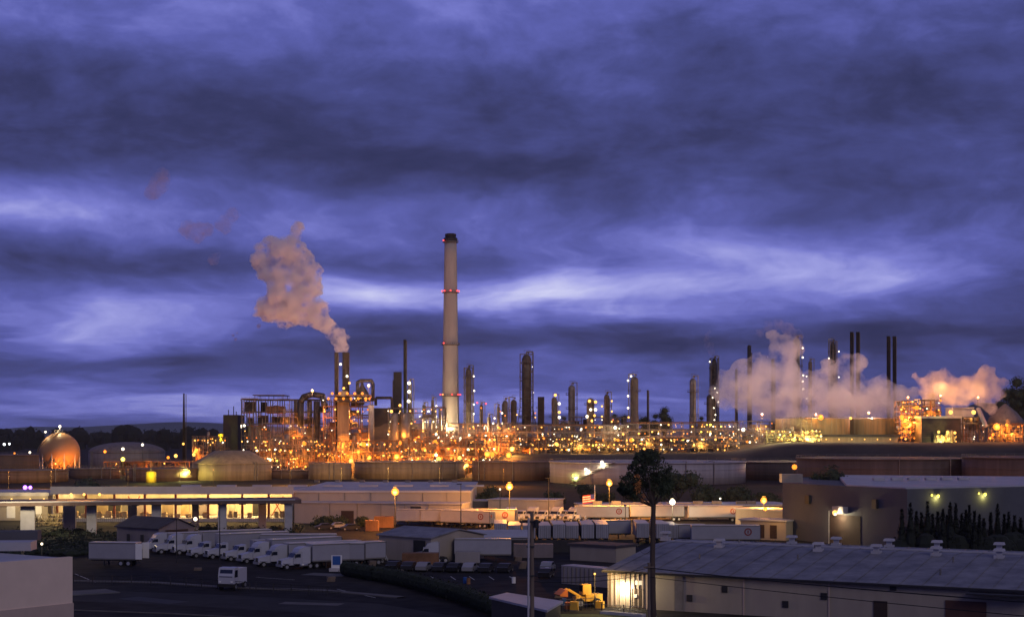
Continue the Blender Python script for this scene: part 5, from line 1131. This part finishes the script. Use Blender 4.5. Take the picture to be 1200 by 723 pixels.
def make_trailer(length=13.5, h=2.75, name='semi_trailer', emblem=False, skin='trailer'):
    t = thing(name, 'x', 'trailer'); L2=length/2; z0=1.15
    L_(MB().box(0,0,z0+h/2,length,2.55,h), 'body', skin, t); L_(MB().box(0,0,z0+h+.04,length-.04,2.5,.07), 'roof', 'trail_r', t)
    L_(MB().box(0,1.29,z0+.05,length,.05,.22).box(0,-1.29,z0+.05,length,.05,.22).box(0,1.29,z0+h-.06,length,.05,.16).box(0,-1.29,z0+h-.06,length,.05,.16), 'rail', 'steel_l', t)
    for y in (-.63,.63):
        dr = L_(MB().box(-L2-.05,y,z0+h/2,.07,1.2,h-.12), 'rear_door', skin, t)
        L_(MB().box(-L2-.11,y*.55,z0+h/2,.05,.05,h-.2).box(-L2-.11,y*1.35,z0+h/2,.05,.05,h-.2), 'lock_rod', 'steel', dr)
    L_(MB().box(-L2-.02,0,z0+h/2,.03,.10,h).box(-L2-.03,1.265,z0+h/2,.06,.09,h).box(-L2-.03,-1.265,z0+h/2,.06,.09,h), 'door_frame', 'dark', t)
    L_(MB().box(0,.5,1.0,length*.98,.12,.24).box(0,-.5,1.0,length*.98,.12,.24).box(-L2-.02,0,.62,.12,2.3,.14).box(-L2,0.9,.85,.1,.1,.5).box(-L2,-.9,.85,.1,.1,.5), 'underframe', 'dark', t)
    L_(MB().box(L2-2.6,.9,.55,.16,.16,1.1).box(L2-2.6,-.9,.55,.16,.16,1.1).box(L2-2.6,0,.3,.1,1.8,.1), 'landing_gear', 'dark', t)
    for x in (-L2+1.3,-L2+2.6):
        for y in (-.95,.95): wheel(x,y,t,.5,.55)
    for y in (-1.05,1.05): L_(MB().box(-L2+.2,y,1.3,.05,.2,.12),'tail_light','redp',t)
    if emblem:
        for y in (-1.32,1.32):
            e = MB(); K=24
            for i in range(K):
                a,b=2*pi*i/K,2*pi*(i+1)/K; cx=-L2+2.4; cz=z0+h*.55
                e.q((cx+.75*cos(a),y,cz+.75*sin(a)),(cx+.75*cos(b),y,cz+.75*sin(b)),(cx+.5*cos(b),y,cz+.5*sin(b)),(cx+.5*cos(a),y,cz+.5*sin(a)))
            e.box(cx,y,cz,.22,.02,.6); L_(e,'round_emblem',emblem,t)
        e=MB(); K=20
        for i in range(K):
            a,b=2*pi*i/K,2*pi*(i+1)/K; e.q((-L2-.14,.62+.42*cos(a),z0+1.7+.42*sin(a)),(-L2-.14,.62+.42*cos(b),z0+1.7+.42*sin(b)),(-L2-.14,.62,z0+1.7))
        L_(e,'round_emblem',emblem,t)
    reg(t); return t
def rz_of(dx, dy): return atan2(dy, dx)
used = set(); VR = random.Random(9)
def put(proto, label, px, py, rz, group=None, d=None):
    p = G(px,py) if d is None else Vector((X(px,d),d,0))
    if proto.name not in used:
        used.add(proto.name); proto.location=p; proto.rotation_euler=(0,0,rz); tag(proto,label,None,group); return proto
    return copy_tree(proto, label, p, rz, group)
TR = make_tractor(); TD = make_tractor(day=True); TLg = make_trailer(); TE = make_trailer(13.5,2.75,emblem='redp'); TS = make_trailer(9.8,2.7)
ha = radians(180+33); fx, fy = cos(ha), sin(ha)
row = [(350,666,1),(323,663,1),(302,659,1),(284,656.5,1),(263,654,0),(243,652.5,1),(224,649,1),(203,648,0),(184,646.5,1)]
names = ['nearest white tractor unit of the parked row, at its right end','white tractor unit second from the right of the parked row','white tractor unit third from the right of the parked row','white tractor unit fourth from the right of the parked row','white tractor unit fifth from the right, in the middle of the row','white tractor unit fourth from the left of the parked row','white tractor unit third from the left, with the tallest looking sleeper','white tractor unit second from the left of the parked row','white tractor unit at the left end of the parked row']
for (px,py,tl),nm in zip(row,names):
    p = G(px,py)
    hj = ha+VR.uniform(-.07,.07); o = put((TR,TR,TD)[VR.randrange(3)] if TR.name in used else TR, nm, px, py, hj, 'white tractor units parked in a row'); o.scale = (.93,.93,.93)
    if tl:
        q = Vector(p)-Vector((fx,fy,0))*(1.9+13.5/2)
        c = TLg if TLg.name not in used else None
        if c: used.add(TLg.name); TLg.location=q; TLg.rotation_euler=(0,0,ha); tag(TLg,'white trailer behind the '+nm.replace('white tractor unit','tractor').split(',')[0],None,'white trailers parked with tractors')
        else:
            cpy = copy_tree(TLg,'white trailer behind the '+nm.replace('white tractor unit','tractor').split(',')[0],q,hj,'white trailers parked with tractors'); cpy.scale = (1,1,VR.choice((.88,.95,1,1.04)))
# lone ones
put(TS, 'white side on trailer behind the blue panel stand, right of the parked trucks', 393, 663, radians(181))
put(TR, 'white tractor unit at the right end of the side on trailer', 429, 660, radians(20))
put(TLg, 'second white trailer behind the side on one, mostly hidden', 350, 651, radians(183))
put(TR, 'white tractor unit with a tall sleeper before the tan gabled shed', 503, 659, radians(186))
put(TS, 'plain pale side on trailer right of the tan gabled shed', 566, 657, radians(0))
dt = make_trailer(8.2,2.75,name='box_trailer'); tag(dt,'grey white trailer with both rear doors open, standing alone at left'); dt.location=G(135,662.5); dt.rotation_euler=(0,0,radians(180-9))
for s_ in (-1,1):
    L_(MB().box(-4.15-.6,s_*1.5,1.15+1.37,1.15,.07,2.6),'open_door','stripe_w',dt)
# row of trailers backed to the dark fence
names = ['leftmost','second','third','fourth','fifth','sixth','seventh','eighth']
for i in range(8):
    px = 586+i*17.2 if i<8 else 0; c=(TLg if i!=3 else TLg)
    copy_tree(c, '%s trailer%s of the row backed up to the dark board fence' % (names[i], '' if i==0 else ' from the left'), Vector((X(px,306),313.5+VR.uniform(-.7,.9),0)), radians(90+VR.uniform(-1.5,1.5)), 'white trailers backed up in a row').scale = (1,1,VR.choice((.93,1,1.03)))
for i,(px,la) in enumerate(((755,'left one of the three backed up trailers at the bare trunk'),(776,'middle one of the three backed up trailers at the bare trunk'),(789,'right one of the three backed up trailers at the bare trunk'))):
    copy_tree(TLg, la, Vector((X(px,306),313.5+VR.uniform(-.7,.9),0)), radians(90+VR.uniform(-1.5,1.5)), 'white trailers backed up in a row').scale = (1,1,VR.choice((.93,1,1.03)))
y_ = make_trailer(6.0,2.6,emblem='dark',name='box_trailer'); tag(y_, 'short bright yellow lit trailer with a ring emblem, right of the backed up trailers'); y_.location=Vector((X(812,304),309,0)); y_.rotation_euler=(0,0,radians(180))
copy_tree(TS, 'orange lit side on trailer just right of the backed up row', Vector((X(713,318),322,0)), 0)
copy_tree(TE, 'pinkish side on trailer with a round red emblem before the grey building', Vector((X(853,300),304,0)), radians(180))
put(TE, 'long lit side on trailer with a round emblem, above the tan gabled shed', 498, 615.5, radians(178), 'emblem trailers lit orange')
copy_tree(TE, 'orange lit trailer with a round emblem, middle one above the white shelter', G(548,617.5), radians(150), 'emblem trailers lit orange')
copy_tree(TE, 'orange lit trailer with a round emblem, right one above the white shelter', G(573,615.5), radians(165), 'emblem trailers lit orange')
copy_tree(TE, 'orange lit trailer with a round emblem, left one above the white shelter', G(527,616), radians(172), 'emblem trailers lit orange')
for i,(px,py,a,la) in enumerate([(705,611,176,'long pale trailer lit white on top, left one behind the bare trunk'),(770,610,180,'long pale trailer lit white on top, middle one behind the bare trunk'),(838,611,182,'long pale trailer lit orange, right of the bare trunk'),(745,606.5,178,'pale trailer in the far row behind the bare trunk, left'),(812,606.5,180,'pale trailer in the far row behind the bare trunk, right')]):
    copy_tree(TE if i in (0,2,3) else TLg, la, G(px,py), radians(a), 'trailers in the lit yard')
for i,px in enumerate((598,611,624,637,652,662,672,682,693)):
    copy_tree((TR,TD)[i%2], '%s orange lit tractor unit from the left, behind the backed up trailers' % ['first','second','third','fourth','fifth','sixth','seventh','eighth','ninth'][i], G(px,611.0-.25*(i%3)), radians(250-i*3), 'orange lit tractor units')
# white yard truck in the near road
yt = thing('yard_truck', 'white high cab yard truck standing alone on the near road', 'truck', G(271,690), radians(255))
L_(MB().box(-.6,0,.75,4.6,.9,.3),'chassis','dark',yt)
L_(prism(MB(), [(.2,.9),(1.7,.9),(1.75,2.0),(1.45,3.15),(.2,3.2)], -1.2, 1.2),'cab','truck',yt)
g=MB(); g.q((1.775,-1.0,1.85),(1.775,1.0,1.85),(1.53,.95,2.9),(1.53,-.95,2.9)); L_(g,'windshield','glass',yt)
for y in (-1.215,1.215): g=MB(); g.q((.45,y,1.8),(1.5,y,1.8),(1.3,y,2.8),(.45,y,2.8)); L_(g,'side_window','glass',yt)
L_(MB().box(1.85,0,.7,.2,2.4,.45),'bumper','black',yt); L_(MB().box(-1.4,0,1.9,2.6,2.3,2.1),'box','truck',yt)
for y in (-.9,.9): L_(MB().box(1.8,y,1.2,.1,.3,.25),'headlight','stripe_w',yt)
for x in (1.0,-2.0):
    for y in (-1.05,1.05): wheel(x,y,yt,.5,.35)
# blue panel stand
st = thing('panel_stand', 'white stand with a blue panel before the side on trailer', 'sign', G(394.5,669))
x,y=st.location.x,st.location.y
MB().box(x,y,.25,2.3,1.2,.5).build('plinth', M['conc_p'], st); MB().box(x,y+.1,1.5,1.7,.3,2.1).build('frame', M['stripe_w'], st); MB().box(x,y-.1,1.75,1.25,.08,1.4).build('panel', M['bluep'], st)
# dark cars parked in the shaded lot
def make_car(paint):
    t = thing('parked_car','x','car')
    L_(prism(MB(), [(-2.2,.3),(2.2,.3),(2.25,.75),(1.2,.95),(.6,1.42),(-1.0,1.45),(-1.7,.98),(-2.25,.9)], -.88,.88),'body',paint,t)
    g=MB(); g.q((1.12,-.7,.99),(1.12,.7,.99),(.64,.66,1.4),(.64,-.66,1.4)); L_(g,'windshield','glass',t)
    for y in (-.885,.885): g=MB(); g.q((-1.4,y,1.0),(.95,y,1.0),(.52,y,1.36),(-.95,y,1.38)); L_(g,'side_window','glass',t)
    for x in (-1.4,1.4):
        for y in (-.8,.8): wheel(x,y,t,.33,.22)
    for y in (-.65,.65): L_(MB().box(2.24,y,.66,.06,.3,.14),'headlight','stripe_w',t)
    reg(t); return t
M['car_d'] = mat('dark_car_paint',(.03,.03,.035),.3,.2,.05,1,rnd=.3); M['car_l']=mat('silver_car_paint',(.30,.30,.32),.3,.3,.05,1,rnd=.2)
CD, CL = make_car('car_d'), make_car('car_l')
for i,(px,py,c,la) in enumerate([(462,667.5,CD,'leftmost dark car parked behind the slanting hedge'),(480,668,CD,'second dark car parked behind the slanting hedge'),(497,668.5,CL,'silver car parked behind the slanting hedge, below the white tractor unit'),(516,669,CD,'dark car below the tail of the white tractor unit'),(533,669.5,CD,'dark car below the left end of the pale side on trailer'),(551,669.5,CL,'silver car below the pale side on trailer'),(570,670,CD,'dark car below the middle of the pale side on trailer'),(592,670,CD,'dark car below the right end of the pale side on trailer'),
        (640,676,CD,'dark car right of the tall utility pole'),(642,668,CL,'silver car right of the tall utility pole'),(395,619,CL,'pale car before the low white building, nearer the piers'),(410,621,CD,'dark car before the low white building'),(380,620,CD,'dark car at the right end of the piers')]):
    put(c, la, px, py, radians(78 if i<10 else 200), 'parked cars')
# yellow machine in the lit corner
wl_ = thing('wheel_loader', 'yellow wheel loader with a raised bucket in the lit corner at the bottom', 'loader', G(686,711), radians(200))
L_(MB().box(-.9,0,1.25,2.3,1.5,.9).box(.9,0,1.1,1.2,1.2,.6),'body','yellow',wl_); cb_=L_(MB().box(0,0,2.3,1.2,1.2,1.25,0,.9),'cab','yellow',wl_); L_(MB().box(0,0,2.4,1.22,1.02,.8),'window','glass',cb_)
L_(MB().beam((.8,.4,1.4),(2.5,.4,2.4),.22).beam((.8,-.4,1.4),(2.5,-.4,2.4),.22).beam((2.5,.4,2.4),(3.0,.4,1.9),.2).beam((2.5,-.4,2.4),(3.0,-.4,1.9),.2),'boom','yellow',wl_)
L_(prism(MB(),[(2.8,1.5),(3.8,1.6),(3.9,1.75),(3.1,2.4),(2.85,2.4)],-1.05,1.05),'bucket','orange',wl_)
for x in (-1.2,1.1):
    for y in (-.85,.85): wheel(x,y,wl_,.6,.45)
rr = random.Random(77)
for i,(px,py,m,la) in enumerate([(667,714,'orange','orange crate left of the yellow wheel loader'),(673,715,'yellow','small yellow crate beside the loader wheels'),(703,713,'yellow','yellow crate right of the wheel loader'),(716,709,'redp','red crate against the lit striped wall, leftmost'),(723,709.5,'orange','orange crate against the lit striped wall'),(730,710,'redp','red crate right of the orange one at the lit wall'),(737,710.5,'yellow','yellow crate at the right of the lit striped wall')]):
    p = G(px,py); t = thing('crate', la, 'crate', p, 0, 'crates in the lit corner'); a=rr.uniform(-.4,.4); h=rr.uniform(.7,1.1)
    MB().box(p.x,p.y,h/2+.1,1.0,.8,h,a).build('box', M[m], t); MB().box(p.x,p.y,.05,1.1,.9,.1,a).build('pallet', M['wood'], t)
glow((X(690,196),192.5,5.2),(1,.62,.2),420,.2); 
t = thing('wall_light', 'amber work light on a short pole beside the yellow wheel loader', 'lamp', G(697,712)); MB().beam(G(697,712),G(697,712)+Zv*4.2,.1,n=6).build('pole', M['steel'], t); lamp('amb',.14,G(697,712)+Zv*4.3,t,'lamp_head')
t,A,B,u,n,rz = quad_building('loading_step', 'pale concrete step before the lit striped wall', G(703,719), G(752,723), 1.0, .35, 'conc_p', None, cat='step')
strip('verge', [G(655,722),G(705,722),G(760,728)], 5, 0, .01, mat('grass_verge',(.05,.075,.02),.95,0,.5,1.5,bump=.5), kind='structure')

# small clutter of the yards
def pallet_stack(px, py, n, la):
    p = G(px,py); t = thing('pallet_stack', la, 'pallets', p, 0, 'clutter of the yard')
    for k in range(n): MB().box(p.x,p.y,.08+.15*k,1.2,1.0,.1,.1*k).box(p.x,p.y,.02+.15*k,1.1,.9,.06,.1*k).build('pallet', M['wood'], t)
def drum(px, py, m, la):
    p = G(px,py); t = thing('drum', la, 'drum', p, 0, 'clutter of the yard'); MB().lathe(p.x,p.y,[(.29,0),(.31,.05),(.29,.1),(.29,.45),(.31,.48),(.29,.51),(.29,.85),(.31,.9),(.1,.9)],14).build('barrel', M[m], t)
for a in [(388,681,5,'low pallet stack left of the hedge end'),(436,664,7,'pallet stack at the left wall of the tan gabled shed'),(468,671.5,4,'low pallet stack near the leftmost dark cars'),(612,666,8,'tall pallet stack left of the utility pole'),(655,700,6,'pallet stack left of the wheel loader'),(607,657,5,'pallet stack below the white tarpaulin shelter'),(160,645,6,'pallet stack before the small grey shed'),(232,668,3,'three pallets lying left of the yard truck')]: pallet_stack(*a)
for a in [(545,683,'bluep','blue drum in the shaded lot'),(549,684,'rust','rusty drum beside the blue one'),(602,683,'stripe_w','white drum at the right of the parking lines'),(641,671,'stripe_w','white drum right of the utility pole'),(419,669,'rust','rusty drum at the end of the hedge'),(661,709,'bluep','blue drum left of the loader')]: drum(*a)
for i,(px,py,w_,h,m,la) in enumerate([(493,664,6,2.3,'rust','rusty brown container behind the dark cars, below the tan shed'),(548,659,4.2,1.9,'wall_w','small white box container under the pale side on trailer'),(625,653,7,2.4,'wall_s','long grey container right of the white tarpaulin shelter'),(450,618,4.5,2.6,'rust','orange lit container under the brightest street lamp'),(436,622,3,2.4,'rust','small brown container left of the orange lit one')]):
    p=G(px,py); t=thing('storage_container',la,'container',p,0); MB().box(p.x,p.y,h/2+.05,w_,2.3,h).build('body',M[m],t); b=MB()
    for k in range(int(w_/.5)): b.box(p.x-w_/2+.25+k*.5,p.y-1.17,h/2+.05,.1,.05,h-.1)
    b.build('rib',M[m],t)
strip('asphalt_patch',[G(150,700),G(210,706)],3.5,0,.011,'wire',kind='structure'); strip('asphalt_patch',[G(330,706),G(400,708)],2.6,0,.011,'kerb',kind='structure'); strip('concrete_apron',[G(360,672),G(408,674)],4,0,.013,'asph_c',kind='structure')
# ------------------------------------------------------------------ steam and smoke
def volmat(name, col, dens, aniso=.2, scale=.12, lo=.38, hi=.62):
    m = bpy.data.materials.new(name); m.use_nodes = True; nt = m.node_tree; N = nt.nodes; L = nt.links
    for n in list(N): N.remove(n)
    o = N.new('ShaderNodeOutputMaterial'); v = N.new('ShaderNodeVolumePrincipled'); v.inputs['Color'].default_value = (*col,1); v.inputs['Anisotropy'].default_value = aniso
    v.inputs['Density Attribute'].default_value = ''; v.inputs['Density'].default_value = dens
    if scale:
        tc = N.new('ShaderNodeTexCoord'); nz = N.new('ShaderNodeTexNoise'); nz.inputs['Scale'].default_value = scale; nz.inputs['Detail'].default_value = 4; nz.inputs['Roughness'].default_value=.6
        L.new(tc.outputs['Object'], nz.inputs['Vector']); mr = N.new('ShaderNodeMapRange'); mr.inputs[1].default_value=lo; mr.inputs[2].default_value=hi; mr.inputs[3].default_value=0; mr.inputs[4].default_value=dens
        L.new(nz.outputs[0], mr.inputs[0]); L.new(mr.outputs[0], v.inputs['Density'])
    L.new(v.outputs[0], o.inputs['Volume']); return m
def cloud(name, label, blobs, d, mt, seed, voxel=1.3, jit=.35, amp=2.2, asize=6, sub=5, fine=.9, depth=1.0, cat='smoke'):
    rr = random.Random(seed); b = MB(); f = d/F
    for px,py,r in blobs:
        c = Vector((X(px,d), d+rr.uniform(-.3,.3)*r*f*depth, Z(py,d))); R_=r*f
        b.ball(c, R_, 14, 10, (1,depth,1))
        for _ in range(sub):
            v = Vector((rr.gauss(0,1),rr.gauss(0,1),rr.gauss(0,1))).normalized()
            b.ball(c+Vector((v.x,v.y*depth,v.z))*R_*.78, R_*rr.uniform(.3,.52), 10, 7)
    x,y = X(blobs[0][0],d), d
    me = bpy.data.meshes.new(name); o = bpy.data.objects.new(name, me); COL.objects.link(o); o.location=(x,y,Z(blobs[0][1],d))
    me.from_pydata([(p[0]-o.location.x,p[1]-o.location.y,p[2]-o.location.z) for p in b.v],[],b.f); me.materials.append(mt)
    md = o.modifiers.new('remesh','REMESH'); md.mode='VOXEL'; md.voxel_size=voxel
    for k,(s_,a_) in enumerate(((asize,amp),(asize*.4,fine))):
        tx = bpy.data.textures.new('%s_tex%d'%(name,k),'CLOUDS'); tx.noise_scale=s_; tx.noise_depth=2
        dm = o.modifiers.new('displace','DISPLACE'); dm.texture=tx; dm.strength=a_*2; dm.mid_level=.5; dm.texture_coords='GLOBAL'
    return tag(o,label,cat,None,'stuff')
vm = volmat('plume_volume',(.995,.945,.965),.55,-.2,.12,.41,.64)
cloud('smoke_plume','thick pinkish smoke plume rising from the twin stacks and leaning left',
 [(400,405,9),(397,398,10),(390,389,11),(382,381,11),(372,374,12),(374,362,12),(362,366,15),(352,352,20),(345,365,18),(334,371,14),(322,365,14),(308,360,10),(333,345,22),(350,330,20),(362,338,17),(330,322,20),(316,318,16),(305,305,11),(334,300,18),(350,305,18),(365,318,12),(322,290,13),(340,284,10),(346,273,8),(352,268,7),(306,292,8),(315,283,7),(302,368,5)],
 875, vm, 5, 1.1, amp=2.6, asize=5, fine=1.4)
vf = volmat('faint_puff_volume',(.98,.74,.72),.11,.1,.12,.40,.70)
for i,(bl,la) in enumerate([([(186,214,13),(178,225,10),(192,206,9)],'faint reddish puff of smoke, highest and leftmost in the sky'),([(220,268,11),(230,273,13),(241,270,9)],'faint reddish puff of smoke, middle one of the drifting trail'),([(250,303,7),(253,300,5)],'small faint puff of smoke left of the plume'),([(262,262,11),(273,252,9)],'very faint puff of smoke between the drifting trail and the plume')]):
    cloud('smoke_puff',la,bl,875,vf,20+i,1.0,amp=1.6,asize=4,fine=.8)
vd = volmat('dark_wisp_volume',(.5,.4,.45),.30,.0,0)
cloud('smoke_wisp','tiny dark wisp hanging left of the smoke plume',[(276,398,2.2),(273,393,1.8),(278,390,1.6),(276,404,1.2),(303,382,2.8)],875,vd,31,.5,amp=.6,asize=1.5,fine=.3,sub=2)
vs_ = volmat('steam_volume',(.99,.955,.97),.17,-.1,.075,.39,.64)
cloud('steam_cloud','wide pale steam cloud hanging over the cream tanks among the columns',
 [(845,455,12),(856,447,14),(850,468,12),(872,440,18),(868,462,18),(890,432,18),(893,455,24),(905,475,20),(880,480,14),(915,417,15),(918,428,14),(920,440,20),(922,470,24),(912,404,11),(924,402,11),(932,410,11),(945,455,18),(950,475,22),(965,452,20),(978,470,24),(985,445,16),(972,434,13),(986,432,12),(1000,436,11),(1005,452,16),(1010,472,22),(1030,455,16),(1038,472,18),(1052,462,14),(1055,478,12),(1064,470,11),(1070,460,8),(1060,484,9),(990,418,8),(1004,424,8),(935,482,16),(1000,485,14),(1025,486,10),(906,392,6)],
 925, vs_, 9, 1.8, amp=4.5, asize=10, fine=1.8, depth=1.0, sub=4)
v3 = volmat('steam_wisp_volume',(.95,.75,.72),.05,.1,.2,.4,.62)
cloud('steam_wisp','thin reddish wisp rising from the ragged topped column',[(834,412,5),(831,405,6),(829,397,5),(831,388,3)],955,v3,12,.8,amp=1.4,asize=3)
cloud('steam_wisp','thin reddish wisp curling over the top of the wide steam cloud',[(900,383,6),(912,380,7),(924,386,8),(935,392,6),(890,390,5)],925,v3,13,.8,amp=1.6,asize=4)
v4 = volmat('orange_steam_volume',(.985,.90,.86),.26,.1,.11,.36,.68)
cloud('steam_cloud','orange lit steam cloud over the louvred hall at right',
 [(1088,460,10),(1082,450,8),(1100,455,14),(1098,444,11),(1115,462,14),(1112,446,9),(1130,462,14),(1135,450,12),(1148,455,14),(1155,440,12),(1163,450,11),(1170,462,9),(1152,468,10),(1160,478,8),(1105,438,7),(1088,470,8),(1072,440,5),(1176,448,5)],
 895, v4, 15, 1.4, amp=2.0, asize=5)
# added fill lamps under the plumes, standing in for the plant's glow
def plume_fill(label, px, py, d, kind, pw, col, h=6):
    zb = Z(py,d); t = thing('flood_lamp', label, 'floodlight', (X(px,d),d,zb-h)); MB().beam((X(px,d),d,zb-h),(X(px,d),d,zb),.25,n=6).build('pole', M['steel'], t)
    lamp(kind,.8,(X(px,d),d,zb),t,'lamp_head'); glow((X(px,d),d-1.2,zb+.9),col,pw,1.0,parent=t)
plume_fill('added fill lamp at the right of the smoking stacks, on the heater unit',432,452,846,'amb',8000,(1,.55,.32),4)
plume_fill('added fill lamp at the left of the smoking stacks, high on the heater unit',366,458,846,'amb',8000,(1,.55,.32),4)
plume_fill('added fill lamp above the first cream tank under the steam',956,486,880,'sod',9000,(1,.62,.48),5)
plume_fill('added fill lamp above the second cream tank under the steam',1018,484,886,'amb',8000,(1,.64,.52),5)
plume_fill('added fill lamp at the left foot of the steam cloud',893,486,876,'sod',9000,(1,.62,.5),5)
plume_fill('added blazing fill lamp on the orange pipe tower',1064,466,880,'sod',9000,(1,.42,.12),5)
plume_fill('added blazing fill lamp beneath the middle of the orange steam',1102,464,884,'sod',12000,(1,.42,.12),5)
plume_fill('added fill lamp beneath the right part of the orange steam',1146,466,884,'sod',9000,(1,.46,.18),5)

pm_ = volmat('glow_mist_volume',(.97,.90,.84),.008,.0,.03,.35,.65)  # mist added to spread an amber halo between the lamps
cloud('glow_mist','added thin low mist between the units of the refinery, making the glow round the lamps',[(px_,517,22) for px_ in range(310,640,24)]+[(px_,510,16) for px_ in range(650,900,20)],862,pm_,40,3.5,amp=4,asize=14,sub=2,depth=1.6,cat='mist')
# ------------------------------------------------------------------ evening air
hz = bpy.data.materials.new('evening_air'); hz.use_nodes = True
for n in list(hz.node_tree.nodes): hz.node_tree.nodes.remove(n)
ho = hz.node_tree.nodes.new('ShaderNodeOutputMaterial'); hv = hz.node_tree.nodes.new('ShaderNodeVolumePrincipled')
hv.inputs['Color'].default_value = (.80,.85,1,1); hv.inputs['Density'].default_value = .000025; hv.inputs['Anisotropy'].default_value = 0; hv.inputs['Density Attribute'].default_value = ''
hz.node_tree.links.new(hv.outputs[0], ho.inputs['Volume'])
tag(MB().box(0, 7970, 85, 18100, 16100, 172).build('haze', hz), kind='stuff')
